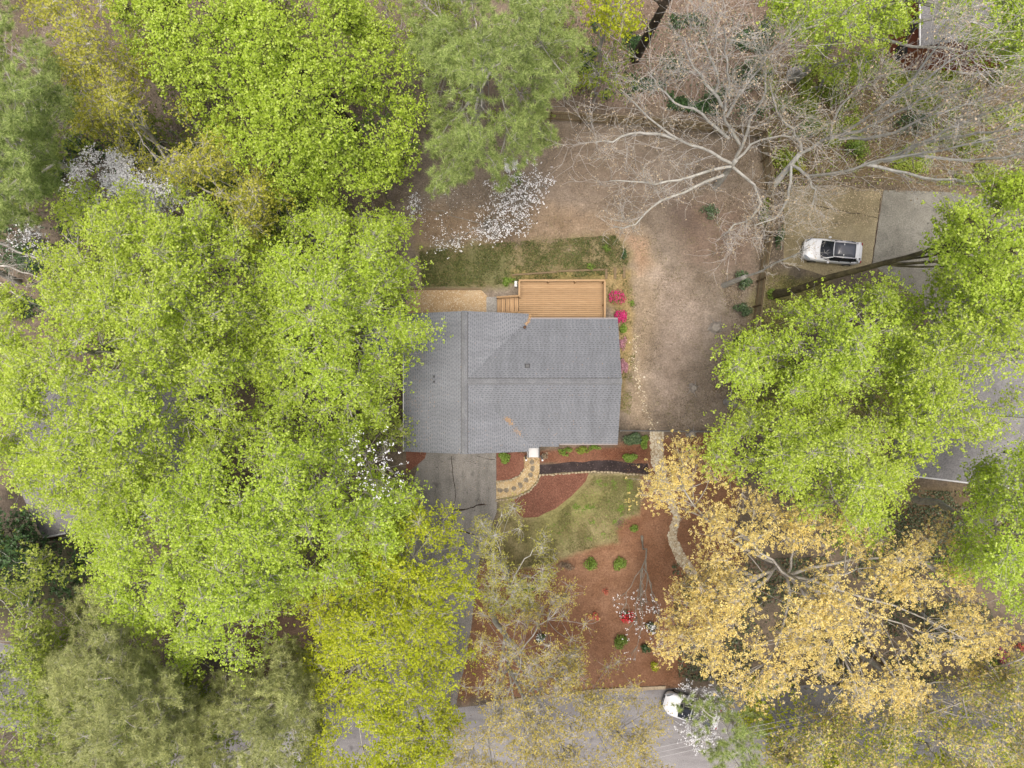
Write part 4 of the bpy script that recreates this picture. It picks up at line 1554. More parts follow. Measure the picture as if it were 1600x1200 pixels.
def build_car(loc, rz, label):
    root = empty('parked_car', loc, label, 'car', None, rz)
    st = [(-2.27, .55, .38, .62, .66), (-2.2, .72, .28, .7, .76), (-2.0, .85, .2, .8, .88), (-1.5, .90, .2, .9, .98), (-0.95, .92, .2, .97, 1.03),
          (0, .925, .2, 1.0, 1.05), (1.3, .915, .2, 1.03, 1.08), (1.9, .87, .24, 1.03, 1.1), (2.16, .78, .3, .97, 1.03), (2.26, .62, .4, .8, .86)]

    def prof(s_):
        x, w, zb, zl, zt = s_
        return [(0, zb), (w * .85, zb), (w * .97, zb + .12), (w, (zb + zl) / 2), (w * .97, zl - .03), (w * .86, zl + .035), (w * .5, zt - .005), (0, zt)]
    mb = loft(st, prof)
    body = mb.build('body', M['carwhite'], root)
    sm = body.modifiers.new('sub', 'SUBSURF')
    sm.levels = sm.render_levels = 2
    smooth(body.data)
    b0 = {'f': (-1.02, .70, 1.02), 's': (-.45, .83, 1.02), 'm': (1.15, .83, 1.06), 'r': (2.02, .66, 1.08)}
    r0 = {'f': (-.22, .58, 1.5), 'm': (.5, .635, 1.58), 'r': (1.62, .57, 1.52)}

    def pane(name, pts, mat, parent=root, th=0.02, bev=0):
        # slab towards the car centre
        pts = [Vector(p) for p in pts]
        nrm = (pts[1] - pts[0]).cross(pts[2] - pts[0]).normalized()
        cc = sum(pts, Vector()) / len(pts)
        if nrm.dot(cc - Vector((0.5, 0, 1.0))) < 0:
            nrm = -nrm
            pts = pts[::-1]
        k = len(pts)
        mb = MB()
        mb.add([p for p in pts] + [p - nrm * th for p in pts], [tuple(range(k)), tuple(range(k, 2 * k))[::-1]] + [(i, k + i, k + (i + 1) % k, (i + 1) % k) for i in range(k)])
        return mb.build(name, mat, parent)

    def y(p, s_):
        return (p[0], p[1] * s_, p[2])
    # windscreen bowed in three panels
    B, T = b0['f'], r0['f']
    V = []
    for t in (-1, -.5, 0, .5, 1):
        bow = 0.10 * (1 - t * t)
        V.append(((B[0] - bow, B[1] * t, B[2] + 0.02), (T[0] - bow * .6, T[1] * t, T[2] + .02 * (1 - t * t))))
    mb = MB()
    mb.add([v_[0] for v_ in V] + [v_[1] for v_ in V] + [(p[0] + .05, p[1], p[2] - .02) for v_ in V for p in (v_[0],)] + [(p[0] + .05, p[1], p[2] - .02) for v_ in V for p in (v_[1],)],
           [(i, i + 1, 5 + i + 1, 5 + i)[::-1] for i in range(4)] + [(10 + i, 11 + i, 16 + i, 15 + i) for i in range(4)])
    ws = mb.build('windscreen', M['carglass'], root)
    smooth(ws.data)
    for s_ in (1, -1):
        f = MB(); f.beam((-1.06, -.05 + .32 * s_, 1.065), (-.78, .22 * s_ + .3, 1.2), .02, .02); f.build('wiper', M['darkmetal'], ws)
    for s_ in (1, -1):
        sw = pane('side_window', [y(b0['f'], s_), y(b0['s'], s_), y(b0['m'], s_), y((1.75, .74, 1.08), s_), y((1.55, .585, 1.49), s_), y((.5, .635, 1.53), s_), y((-.2, .585, 1.46), s_)], M['carglass'])
        for x in (.42, 1.3):
            f = MB(); f.beam((x, .845 * s_, 1.04), (x + .05, .66 * s_, 1.52), .06, .05); f.build('door_pillar', M['darkmetal'], sw)
        f = MB(); f.beam(y((-1.05, .74, 1.02), s_), y((-.24, .62, 1.5), s_), .07, .06); f.build('windscreen_pillar', M['carwhite'], root, bevel=.015)
        f = MB(); f.beam(y((2.0, .74, 1.08), s_), y((1.6, .6, 1.52), s_), .2, .08); f.build('rear_pillar', M['carwhite'], root, bevel=.02)
        f = MB(); f.beam(y((-.15, .61, 1.585), s_), y((.5, .645, 1.635), s_), .045, .045); f.beam(y((.5, .645, 1.635), s_), y((1.55, .6, 1.585), s_), .045, .045); f.build('roof_rail', M['chrome'], root)
        f = MB(); f.box(-.55, -.36, *sorted((s_ * .93, s_ * 1.06)), .98, 1.14); f.build('mirror', M['carwhite'], root, bevel=.04)
        f = MB(); f.add([y(p, s_) for p in ((-2.2, .52, .71), (-2.12, .70, .73), (-1.8, .85, .86), (-1.78, .79, .9), (-2.02, .6, .87), (-2.18, .48, .78))], [tuple(range(6)) if s_ < 0 else tuple(range(6))[::-1]]); hl = f.build('headlight', M['lamp'], root)
        so = hl.modifiers.new('sol', 'SOLIDIFY'); so.thickness = .05; so.offset = 1.0
        f = MB(); f.box(2.08, 2.2, *sorted((s_ * .6, s_ * .8)), .86, 1.03); f.build('tail_light', M['tail'], root, bevel=.03)
        for x in (-1.42, 1.36):
            f = MB(); f.cyl((x, .72 * s_, .33), (x, .935 * s_, .33), .33, n=28); w = f.build('wheel', M['rubber'], root, bevel=.03)
            f = MB(); f.cyl((x, .93 * s_, .33), (x, .945 * s_, .33), .21, n=18); f.build('rim', M['chrome'], w)
    roof = MB()
    outline = [(-.24, .6), (-.1, .62), (.5, .65), (1.2, .63), (1.66, .58), (1.78, .5)]
    ring = [(x, y_, 1.5 + .075 * math.sin((x + .24) / 2.02 * math.pi) + 0.0) for x, y_ in outline]
    V = []
    for (x, y_, z) in ring:
        for t in (-1, -.6, 0, .6, 1):
            V.append((x - (.08 * (1 - t * t) if x < 0 else 0), y_ * t, z + .05 * (1 - t * t)))
    roof = shell(V, [[i * 5 + j, (i + 1) * 5 + j, (i + 1) * 5 + j + 1, i * 5 + j + 1] for i in range(5) for j in range(4)], .05)
    rf = roof.build('roof', M['carwhite'], root)
    smooth(rf.data)
    V = []
    for x in (-.2, .3, .8, 1.2, 1.42):
        z = 1.5 + .075 * math.sin((x + .24) / 2.02 * math.pi)
        for t in (-.86, -.45, 0, .45, .86):
            V.append((x - (.05 * (1 - t * t) if x < 0 else 0), .63 * t, z + .05 * (1 - t * t) + .006))
    sf = shell(V, [[i * 5 + j, (i + 1) * 5 + j, (i + 1) * 5 + j + 1, i * 5 + j + 1] for i in range(4) for j in range(4)], .012).build('sunroof', M['sunroof'], rf)
    smooth(sf.data)
    sp = MB(); sp.add([(1.62, -.58, 1.5), (1.86, -.5, 1.47), (1.86, .5, 1.47), (1.62, .58, 1.5), (1.62, -.58, 1.54), (1.88, -.5, 1.49), (1.88, .5, 1.49), (1.62, .58, 1.54)],
                      [(3, 2, 1, 0), (4, 5, 6, 7), (0, 1, 5, 4), (1, 2, 6, 5), (2, 3, 7, 6), (3, 0, 4, 7)])
    sp.build('spoiler', M['carwhite'], root)
    pane('rear_window', [(2.06, -.62, 1.1), (2.06, .62, 1.1), (1.76, .52, 1.46), (1.76, -.52, 1.46)], M['carglass'])
    f = MB(); f.box(-2.29, -2.2, -.42, .42, .42, .62); f.build('grille', M['darkmetal'], root, bevel=.02)
    f = MB(); f.box(-2.305, -2.29, -.2, .2, .44, .54); f.build('number_plate', M['trim'], root)
    return root


def copy_tree(o, parent=None):
    c = o.copy()
    COL.objects.link(c)
    c.parent = parent
    for ch in o.children:
        copy_tree(ch, c)
    return c


CZ = 1.0
k_ = HC / (HC - CZ)
q = P(1303.5, 391.5, 0) / k_
car = build_car((q[0], q[1], 0.008), math.radians(-5.5), 'white hatchback with dark glass roof parked on the tan concrete')
c2 = copy_tree(car)
q = P(1082, 1112, 0) / k_
c2.location = (q[0], q[1], 0.004)
c2.rotation_euler = (0, 0, math.radians(-17))
c2['label'] = 'white car at the kerb, half covered by a pine and white dogwood blossom'
c3 = copy_tree(car)
q = P(302, 966, 0) / k_
c3.location = (q[0], q[1], 0.004)
c3.rotation_euler = (0, 0, math.radians(70))
c3['label'] = 'white car almost hidden beneath the large green tree at lower left'

# ------------------------------------------------------------------ trees
TU = dict(tilt=0.4, size=0.122, clump_r=1.1, lai=3.4, gap=-0.2, flat=0.5)
tree('tulip_tree', 'broad fresh green tree covering the left edge beside the white dogwood', 'tree',
     [(100, 312), (190, 296), (300, 305), (385, 360), (420, 470), (430, 600), (400, 680), (300, 740), (160, 815), (80, 805), (10, 750), (-60, 700), (-50, 470), (30, 420), (110, 390)], 11, 23, 'tulip', base=(300, 560), r_trunk=0.42, nlimb=13, **TU)
tree('tulip_tree', 'bright green tree whose twigs overhang the left edge of the grey roof', 'tree',
     [(395, 400), (470, 330), (550, 330), (620, 352), (640, 400), (630, 470), (672, 510), (672, 528), (612, 560), (612, 640), (550, 690), (440, 660), (395, 560)], 9, 20, 'tulip2', base=(560, 520), r_trunk=0.36, nlimb=11, **TU)
tree('tulip_tree', 'large green tree in front of the left house, spilling towards the driveway', 'tree',
     [(130, 800), (240, 730), (300, 690), (450, 630), (540, 680), (560, 730), (600, 770), (645, 770), (640, 800), (625, 880), (560, 930), (470, 920), (420, 1000), (365, 1070), (300, 1040), (250, 985), (180, 960), (140, 880)], 10, 22, 'tulip2', base=(470, 790), r_trunk=0.4, nlimb=13, **TU)
tree('lime_tree', 'yellow green tree between the driveway and the grey green pines', 'tree',
     [(600, 800), (650, 775), (700, 800), (738, 880), (742, 980), (700, 1080), (690, 1180), (670, 1260), (490, 1260), (480, 1160), (500, 1070), (460, 1010), (480, 900), (540, 850)], 8, 17, 'lime', base=(590, 905), r_trunk=0.32, nlimb=11, size=0.125, clump_r=1.0, lai=2.9, gap=-0.08)
tree('tulip_tree', 'green tree at the top of the photo left of the dark pine', 'tree',
     [(280, -60), (540, -60), (560, 30), (640, 70), (640, 110), (600, 130), (650, 160), (640, 240), (600, 290), (500, 290), (400, 285), (330, 180), (220, 130), (180, 60), (200, 0)], 11, 22, 'tulip2', base=(585, 240), bark='darkbark', r_trunk=0.38, nlimb=12, **TU)
tree('young_maple', 'sparse yellow leaved tree at top left beside the pine', 'tree',
     [(20, -40), (220, -40), (210, 60), (230, 130), (330, 170), (420, 260), (470, 330), (400, 390), (310, 310), (200, 250), (140, 190), (90, 110), (40, 30)], 8, 18, 'olive', r_trunk=0.25, size=0.13, clump_r=0.95, lai=1.8, gap=0.2, ros=4, nlimb=11, base=(330, 300), twigf=0.5)
tree('understorey_tree', 'dull yellow green low tree under the sparse yellow leaved tree', 'tree',
     [(240, 130), (330, 180), (420, 240), (510, 280), (500, 360), (420, 400), (320, 360), (280, 260)], 4, 9, 'under', r_trunk=0.15, size=0.16, clump_r=0.7, lai=1.3, gap=0.5, ros=4, nlimb=7)
tree('understorey_tree', 'small dull green tree beside the leaning board fence at left', 'tree',
     [(560, 130), (640, 150), (690, 190), (640, 260), (600, 300), (555, 250)], 4, 9, 'spring', r_trunk=0.12, size=0.15, clump_r=0.6, lai=1.1, gap=0.5, ros=4, nlimb=6)
PN = dict(kind='pine', lai=9.0, size=0.34, clump_r=0.75, flat=0.6, bark='bark', gap=-0.1)
tree('pine_tree', 'tall green pine standing at the upper left edge', 'pine',
     [(-80, 20), (40, 20), (85, 60), (105, 150), (85, 230), (110, 290), (70, 340), (-80, 380)], 10, 23, 'pine', r_trunk=0.3, crown='needles', nlimb=12, **PN)
tree('pine_tree', 'tall dark green pine above the bare back yard', 'pine',
     [(640, -40), (880, -40), (915, 50), (905, 120), (870, 180), (830, 260), (760, 285), (700, 300), (655, 300), (690, 200), (640, 110)], 11, 24, 'pine', base=(748, 235), r_trunk=0.33, crown='needles', nlimb=15, **PN)
tree('pine_tree', 'grey green pine at the bottom left beside the yellow green tree', 'pine',
     [(360, 1040), (450, 1000), (500, 1060), (505, 1160), (490, 1250), (300, 1250), (290, 1120)], 8, 17, 'pine2', r_trunk=0.3, crown='needles', nlimb=10, **PN)
tree('pine_tree', 'grey green pine with open crown at the lower left corner', 'pine',
     [(80, 1010), (90, 960), (170, 915), (240, 1000), (330, 1060), (320, 1150), (330, 1260), (100, 1260), (60, 1120)], 9, 19, 'pine2', r_trunk=0.3, crown='needles', nlimb=12, **PN)
tree('pine_tree', 'small pine overhanging the white car at the kerb', 'pine',
     [(1050, 1085), (1120, 1080), (1180, 1110), (1200, 1160), (1190, 1240), (1110, 1240), (1100, 1180), (1080, 1120)], 6, 13, 'pine', base=(1110, 1060), r_trunk=0.18, crown='needles', nlimb=7, **dict(PN, lai=3.5))
tree('lime_tree', 'small yellow green tree at the top beside the dark pine', 'tree',
     [(890, -50), (1010, -50), (1000, 30), (975, 55), (940, 40), (905, 20)], 9, 16, 'lime', r_trunk=0.2, size=0.15, clump_r=0.7, lai=1.8, nlimb=7)
tree('understorey_tree', 'thin young green tree behind the back yard fence', 'tree',
     [(880, 90), (960, 60), (1010, 90), (1000, 130), (960, 165), (900, 150)], 3, 8, 'under', r_trunk=0.1, size=0.14, clump_r=0.6, lai=0.7, gap=0.6, nlimb=6)
tree('tulip_tree', 'bright green tree with a leaning grey trunk at the top right', 'tree',
     [(1195, -60), (1660, -60), (1660, 110), (1580, 100), (1560, 60), (1500, 20), (1440, 8), (1395, 30), (1375, 60), (1330, 62), (1290, 55), (1220, 45)], 12, 22, 'tulip2', base=(1240, 118), bark='bark', r_trunk=0.48, nlimb=11, **TU)
tree('tulip_tree', 'tall green tree with a dark mossy trunk leaning past the parked car', 'tree',
     [(1460, 370), (1500, 330), (1560, 290), (1600, 270), (1700, 250), (1700, 470), (1600, 470), (1520, 450), (1470, 410)], 15, 26, 'tulip2', base=(1208, 460), bark='mossbark', r_trunk=0.3, nlimb=9, **TU)
tree('tulip_tree', 'green tree right of the bare yard, below the parked car', 'tree',
     [(1120, 575), (1150, 540), (1200, 520), (1230, 488), (1290, 462), (1360, 440), (1425, 425), (1440, 520), (1400, 590), (1310, 620), (1240, 630), (1160, 620)], 9, 19, 'tulip2', base=(1195, 560), r_trunk=0.3, nlimb=11, **TU)
tree('tulip_tree', 'green tree on a thin grey trunk right of the chain link fence', 'tree',
     [(1105, 710), (1140, 650), (1230, 630), (1320, 640), (1400, 620), (1420, 700), (1405, 790), (1370, 850), (1320, 830), (1290, 800), (1250, 790), (1180, 735), (1130, 728)], 9, 19, 'tulip', base=(1135, 628), r_trunk=0.22, nlimb=12, **TU)
tree('tulip_tree', 'green tree over the right neighbouring roof', 'tree',
     [(1400, 470), (1480, 420), (1560, 440), (1680, 430), (1680, 690), (1600, 720), (1540, 680), (1470, 690), (1410, 640), (1390, 560)], 11, 22, 'tulip', r_trunk=0.36, nlimb=12, **dict(TU, lai=2.2, gap=0.2))
tree('tulip_tree', 'green tree at the right edge below the grey neighbouring roof', 'tree',
     [(1475, 870), (1500, 830), (1540, 740), (1600, 700), (1690, 720), (1690, 980), (1590, 945), (1545, 920), (1500, 905)], 10, 20, 'tulip2', r_trunk=0.32, nlimb=9, **TU)
tree('golden_oak', 'wide golden yellow tree in new leaf, lower right', 'tree',
     [(1000, 735), (1010, 705), (1060, 695), (1110, 730), (1190, 780), (1290, 800), (1380, 830), (1450, 820), (1490, 880), (1510, 915), (1595, 975), (1560, 1020), (1500, 1070), (1450, 1120), (1380, 1110), (1330, 1130), (1250, 1120), (1150, 1085), (1070, 1070), (1050, 1000), (1052, 930), (1098, 890), (1092, 820), (1060, 775), (1008, 785)],
     8, 17, 'gold', bark='bark', base=(1165, 845), r_trunk=0.42, nlimb=16, size=0.095, clump_r=1.0, lai=1.75, gap=0.0, ros=10, ros_r=0.13, tilt=0.9)
tree('birch_tree', 'loose olive yellow tree over the front lawn and driveway edge', 'tree',
     [(745, 800), (800, 785), (850, 830), (870, 890), (855, 950), (800, 960), (760, 950), (740, 880)], 6, 13, 'birch', bark='palebark', base=(792, 885), r_trunk=0.12, size=0.09, clump_r=0.65, lai=1.0, ros=4, gap=0.25, nlimb=9, twigf=0.7, ros_r=0.12)
tree('birch_tree', 'tall amber yellow tree with pale branches over the road, bottom centre', 'tree',
     [(750, 950), (830, 960), (880, 930), (920, 960), (930, 1030), (1000, 1055), (1040, 1110), (1030, 1180), (1060, 1270), (690, 1270), (710, 1120), (740, 1040)], 8, 18, 'amber', bark='bark', base=(772, 940), r_trunk=0.25, size=0.095, clump_r=0.75, lai=1.0, ros=4, gap=0.15, nlimb=18, twigf=0.9, ros_r=0.13)
tree('young_maple', 'thin tan and green tree in the lower right corner', 'tree',
     [(1230, 1120), (1330, 1110), (1440, 1100), (1520, 1030), (1590, 1010), (1690, 1010), (1690, 1280), (1240, 1280), (1200, 1180)], 6, 15, 'mixed', bark='bark', r_trunk=0.22, size=0.13, clump_r=0.95, lai=1.5, gap=0.15, nlimb=14, base=(1330, 1010), ros=3, twigf=0.6)
tree('young_maple', 'thin yellow green tree in the lower left above the corner pine', 'tree',
     [(-70, 890), (60, 900), (100, 930), (95, 1000), (110, 1080), (60, 1130), (40, 1160), (-70, 1160)], 6, 13, 'mid', r_trunk=0.2, size=0.14, clump_r=0.9, lai=1.9, gap=0.1, nlimb=8)
tree('evergreen_tree', 'dark evergreen below the left house gutter', 'tree',
     [(-60, 780), (40, 800), (66, 850), (130, 850), (140, 900), (90, 935), (-60, 930)], 3, 8, 'dark', bark='darkbark', r_trunk=0.16, size=0.16, clump_r=0.7, lai=2.3, nlimb=8)
tree('understorey_tree', 'mid green low tree in front of the dark evergreen at left', 'tree',
     [(-10, 850), (40, 840), (80, 870), (110, 900), (60, 950), (0, 930)], 6, 9, 'mid', r_trunk=0.12, size=0.15, clump_r=0.6, lai=1.2, gap=0.5, nlimb=6)
tree('understorey_tree', 'low green tree under the right neighbouring trees', 'tree',
     [(1180, 690), (1300, 660), (1390, 760), (1370, 880), (1300, 860), (1230, 800)], 3, 7, 'spring', r_trunk=0.12, size=0.16, clump_r=0.7, lai=1.0, gap=0.5, nlimb=7)
tree('understorey_tree', 'low bright green tree beside the red sided house', 'tree',
     [(1270, 60), (1380, 50), (1395, 110), (1350, 130), (1270, 120), (1250, 90)], 3, 8, 'tulip', r_trunk=0.12, size=0.15, clump_r=0.7, lai=1.6, gap=0.4, nlimb=7)
tree('understorey_tree', 'low lime tree under the thin trees at lower right', 'tree',
     [(1180, 1060), (1240, 1070), (1260, 1120), (1330, 1130), (1340, 1230), (1200, 1230), (1150, 1130)], 3, 7, 'lime', r_trunk=0.1, size=0.15, clump_r=0.6, lai=0.9, gap=0.6, nlimb=7)

for (lb, cat, poly, z0, z1, mt, kw) in [
    ('dull green low tree in the gap between the two big left trees', 'tree', [(370, 330), (470, 300), (540, 300), (560, 340), (470, 370), (420, 430), (370, 400)], 4, 9, 'mid', dict(lai=1.6)),
    ('shaded green low tree between the left house and the garage', 'tree', [(400, 600), (520, 620), (600, 600), (640, 680), (560, 720), (430, 720)], 4, 9, 'mid', dict(lai=1.5)),
    ('shaded green low tree under the lower left big tree', 'tree', [(200, 820), (420, 760), (560, 800), (520, 920), (400, 960), (230, 940)], 4, 9, 'mid', dict(lai=1.5)),
    ('sparse pale green tree over the roof of the red house', 'tree', [(1465, 60), (1480, 0), (1660, -20), (1660, 150), (1580, 130), (1500, 110)], 8, 15, 'tulip', dict(lai=1.4, gap=.2)),
    ('low green tree between the right yard fence and the green crowns', 'tree', [(1150, 560), (1260, 560), (1400, 580), (1420, 650), (1250, 680), (1160, 650)], 4, 8, 'mid', dict(lai=0.9, gap=.3)),
    ('green tree over the grey parking slab at the right edge', 'tree', [(1440, 470), (1500, 400), (1580, 380), (1680, 400), (1680, 540), (1580, 560), (1480, 540)], 10, 19, 'tulip2', dict(lai=1.8, gap=.2)),
    ('yellow green low tree beneath the pines at lower left', 'tree', [(60, 940), (180, 960), (260, 1060), (360, 1090), (340, 1190), (120, 1190), (60, 1080)], 4, 8, 'under', dict(lai=1.5)),
    ('sparse lime green tree over the road in the lower right corner', 'tree', [(1250, 1130), (1340, 1100), (1480, 1110), (1600, 1060), (1690, 1080), (1690, 1270), (1260, 1270)], 3, 8, 'lime', dict(lai=1.1, gap=.2)),
    ('sparse green tree in front of the road in the lower left corner', 'tree', [(-60, 1000), (60, 1010), (150, 1060), (120, 1200), (-60, 1240)], 3, 8, 'mid', dict(lai=1.2, gap=.2)),
    ('green tree reaching over the near end of the right grey roof', 'tree', [(1380, 560), (1440, 540), (1500, 600), (1530, 670), (1450, 720), (1405, 745), (1385, 650)], 9, 17, 'tulip', dict(lai=2.0)),
    ('shaded green low tree hugging the left house at its back', 'tree', [(60, 420), (200, 380), (330, 430), (380, 520), (300, 600), (120, 580)], 4, 9, 'mid', dict(lai=1.3)),
    ('shaded green low tree between the lean-to roof and the left house', 'tree', [(380, 500), (480, 440), (560, 450), (560, 560), (480, 610), (390, 600)], 4, 9, 'mid', dict(lai=1.3)),
    ('green low tree at the top edge beside the pine trunk', 'tree', [(500, 10), (600, -30), (660, 20), (640, 110), (560, 100)], 4, 8, 'mid', dict(lai=0.9, gap=.3)),
    ('yellow green low tree beside the dense white dogwood', 'tree', [(110, 130), (220, 160), (320, 230), (300, 290), (180, 240), (110, 190)], 3, 7, 'under', dict(lai=1.1, gap=.2)),
    ('grey green low tree between the lower left pines and the road', 'tree', [(60, 1060), (200, 1040), (380, 1060), (500, 1040), (500, 1220), (60, 1220)], 3, 7, 'under', dict(lai=1.4)),
    ('shaded green low tree beneath the tall upper left pine', 'tree', [(-60, 60), (60, 40), (150, 120), (130, 260), (60, 330), (-60, 330)], 4, 8, 'under', dict(lai=1.3)),
    ('dull olive low tree beneath the tall pine above the yard', 'tree', [(650, 0), (860, -30), (900, 90), (820, 200), (700, 230), (650, 130)], 4, 8, 'under', dict(lai=1.0, gap=.3)),
    ('olive low tree under the crown at the top left', 'tree', [(200, 0), (420, -20), (520, 60), (480, 200), (330, 200), (220, 110)], 4, 9, 'under', dict(lai=1.4))]:
    kw = dict(dict(gap=0.0), **kw)
    tree('understorey_tree', lb, cat, poly, z0, z1, mt, r_trunk=0.13, size=0.15, clump_r=0.9, nlimb=8, **kw)

# dogwoods: flat layers of white bracts
DW = dict(leaf='white', bark='greytwig', size=0.1, clump_r=0.55, lai=0.75, ros=3, ros_r=0.12, tilt=0.3, aspect=0.9, flat=0.3, r_trunk=0.09, nlimb=7, crown='blossom', gap=0.3)
tree('dogwood_tree', 'dense white flowering dogwood beneath the upper left trees', 'dogwood', [(108, 245), (150, 235), (200, 240), (290, 275), (300, 310), (240, 340), (215, 370), (130, 330), (108, 300)], 9, 12, **dict(DW, lai=2.0))
tree('dogwood_tree', 'white flowering dogwood sparsely spread over the bank behind the gravel strip', 'dogwood', [(650, 295), (700, 290), (770, 285), (810, 300), (825, 345), (800, 365), (745, 375), (690, 392), (655, 365), (648, 330)], 2.5, 5.5, **dict(DW, lai=0.24, size=0.08))
tree('dogwood_tree', 'small white dogwood beside the pine at the back yard centre', 'dogwood', [(770, 285), (790, 260), (840, 240), (862, 280), (845, 320), (800, 335)], 2, 4.5, **dict(DW, lai=0.35))
tree('dogwood_tree', 'white dogwood between the chain link fence and the driveway at left', 'dogwood', [(540, 680), (590, 676), (632, 690), (640, 740), (600, 790), (530, 770)], 13, 18, base=(618, 690), **dict(DW, lai=0.13, size=0.085))
tree('dogwood_tree', 'white dogwood blossoming around the car at the kerb', 'dogwood', [(1068, 1072), (1110, 1070), (1150, 1080), (1145, 1110), (1110, 1120), (1130, 1165), (1085, 1170), (1052, 1142), (1075, 1125)], 3, 6, base=(1075, 1060), **dict(DW, lai=0.55))
tree('dogwood_tree', 'small bare branched dogwood with few white blossoms in the pine straw bed', 'dogwood', [(958, 935), (1000, 925), (1030, 950), (1045, 985), (1030, 1015), (1000, 1030), (975, 1035), (975, 990)], 2.5, 5, base=(1003, 838), **dict(DW, lai=0.11, size=0.09))
tree('dogwood_tree', 'white dogwood at the far left edge above the big green tree', 'dogwood', [(-30, 335), (40, 340), (72, 365), (75, 400), (40, 395), (-30, 380)], 3, 5.5, **dict(DW, lai=0.3))
tree('dogwood_tree', 'white dogwood showing beneath the bottom left pine', 'dogwood', [(460, 1130), (485, 1150), (500, 1180), (480, 1200), (455, 1180)], 3.5, 5.5, **dict(DW, lai=0.9))

# leafless trees
bare_tree('leafless_tree', 'large leafless tree with pale limbs reaching over the back yard fence', (1118, 292),
          [[(1157, 228, 7), (1142, 205, 9), (1134, 190, 10.5), (1133, 160, 12.5), (1140, 135, 14), (1135, 90, 16.5), (1130, 40, 19)],
           [(1134, 172, 11.5), (1116, 144, 13), (1098, 125, 14), (1078, 100, 15.5), (1070, 60, 17)],
           [(1118, 146, 12.5), (1122, 110, 14), (1105, 75, 15.5), (1085, 40, 17)],
           [(1138, 216, 8), (1112, 193, 9.5), (1086, 170, 11), (1060, 162, 12), (1035, 143, 13), (1012, 112, 15)],
           [(1142, 255, 5.5), (1100, 232, 7.5), (1060, 218, 9), (1018, 190, 10.5), (995, 165, 12), (970, 140, 13.5)],
           [(1055, 217, 9), (1020, 210, 9.6), (990, 207, 10.3), (960, 220, 11), (930, 222, 12)],
           [(1142, 260, 5), (1108, 268, 6), (1060, 282, 7.5), (1015, 287, 9), (975, 281, 10), (952, 283, 11)],
           [(1130, 274, 4.5), (1092, 290, 6), (1050, 307, 7), (1015, 328, 8.5), (985, 355, 9.5), (960, 354, 10.5)],
           [(1150, 245, 6), (1166, 215, 8), (1175, 180, 10), (1192, 152, 12), (1200, 115, 14), (1186, 80, 16)],
           [(1146, 262, 5), (1175, 290, 6.5), (1190, 320, 7.5), (1170, 345, 8.5), (1145, 352, 9), (1130, 368, 10)],
           [(1150, 250, 6), (1180, 222, 7.5), (1215, 212, 9), (1252, 216, 10.5)],
           [(1136, 182, 11), (1150, 150, 13), (1180, 115, 15), (1215, 70, 17)]],
          0.22, 7, twiglen=2.3, lvl=2, n_twigs=10, bud_size=0.09, trunk_to=(1150, 250, 6.0))
bare_tree('leafless_tree', 'tall leafless tree with many slender limbs streaming to the upper right', (1200, 300),
          [[(1236, 257, 3), (1262, 273, 5), (1305, 270, 7.5), (1350, 256, 10), (1400, 245, 13), (1450, 240, 15), (1500, 228, 17.5), (1560, 214, 20), (1610, 205, 22)],
           [(1250, 240, 4), (1282, 222, 6), (1308, 214, 8), (1337, 196, 10), (1372, 170, 13), (1412, 145, 16), (1452, 120, 18.5), (1492, 88, 21)],
           [(1308, 214, 8), (1352, 200, 10.5), (1392, 180, 13), (1432, 160, 15.5), (1482, 138, 18)],
           [(1312, 217, 8), (1362, 217, 10.5), (1402, 205, 12.5), (1442, 185, 15), (1502, 165, 18), (1562, 150, 20)],
           [(1362, 258, 9), (1402, 240, 11), (1452, 215, 14), (1492, 195, 16), (1547, 173, 18.5), (1605, 150, 21)],
           [(1382, 252, 10), (1442, 225, 13), (1502, 212, 16), (1562, 205, 19), (1610, 190, 21)],
           [(1252, 235, 5), (1242, 207, 7), (1230, 195, 8.5), (1213, 175, 10), (1203, 130, 13)],
           [(1236, 258, 3), (1234, 300, 5), (1226, 325, 6.5), (1205, 345, 7.5), (1180, 352, 8.5)],
           [(1350, 256, 10), (1400, 266, 10.5), (1442, 275, 11.5), (1502, 285, 13), (1552, 282, 15), (1600, 270, 17)],
           [(1300, 216, 7), (1300, 190, 9), (1320, 160, 11), (1345, 125, 13.5)],
           [(1262, 276, 5), (1275, 300, 6.5), (1268, 325, 8)],
           [(1370, 172, 13), (1420, 130, 16), (1450, 90, 18.5), (1475, 60, 21)],
           [(1430, 242, 14), (1500, 250, 16), (1560, 245, 18), (1620, 240, 20)]],
          0.22, 3, twiglen=2.4, lvl=2, n_twigs=11, bud_size=0.1, bark='silverbark', trunk_to=(1250, 240, 4))
bare_tree('leafless_tree', 'grey leafless tree reaching in from the left edge under the dogwood', (30, 440),
          [[(-60, 320, 8), (0, 338, 8.5), (32, 346, 9), (60, 360, 9.5)], [(-60, 360, 8), (0, 380, 8.5), (28, 394, 9), (72, 410, 9.5), (100, 420, 10)],
           [(-60, 395, 8), (0, 414, 8.5), (35, 426, 9), (66, 436, 9.5)], [(-60, 430, 8), (0, 444, 8.5), (38, 468, 9), (70, 480, 9.5)], [(-50, 470, 8), (5, 474, 8.5), (30, 495, 9)]],
          0.2, 8, twiglen=1.6, lvl=2, n_twigs=5, budfrac=0.3, trunk_to=(-60, 400, 7.5), bark='bark')
bare_tree('leafless_tree', 'thin pale bare trunk leaning over the holly beside the yard fence', (1131, 446),
          [[(1165, 432, 5), (1200, 418, 9), (1230, 404, 12), (1262, 388, 14)]], 0.2, 5, twiglen=0.9, lvl=2, n_twigs=6, budfrac=0.0, trunk_to=(1165, 432, 5))
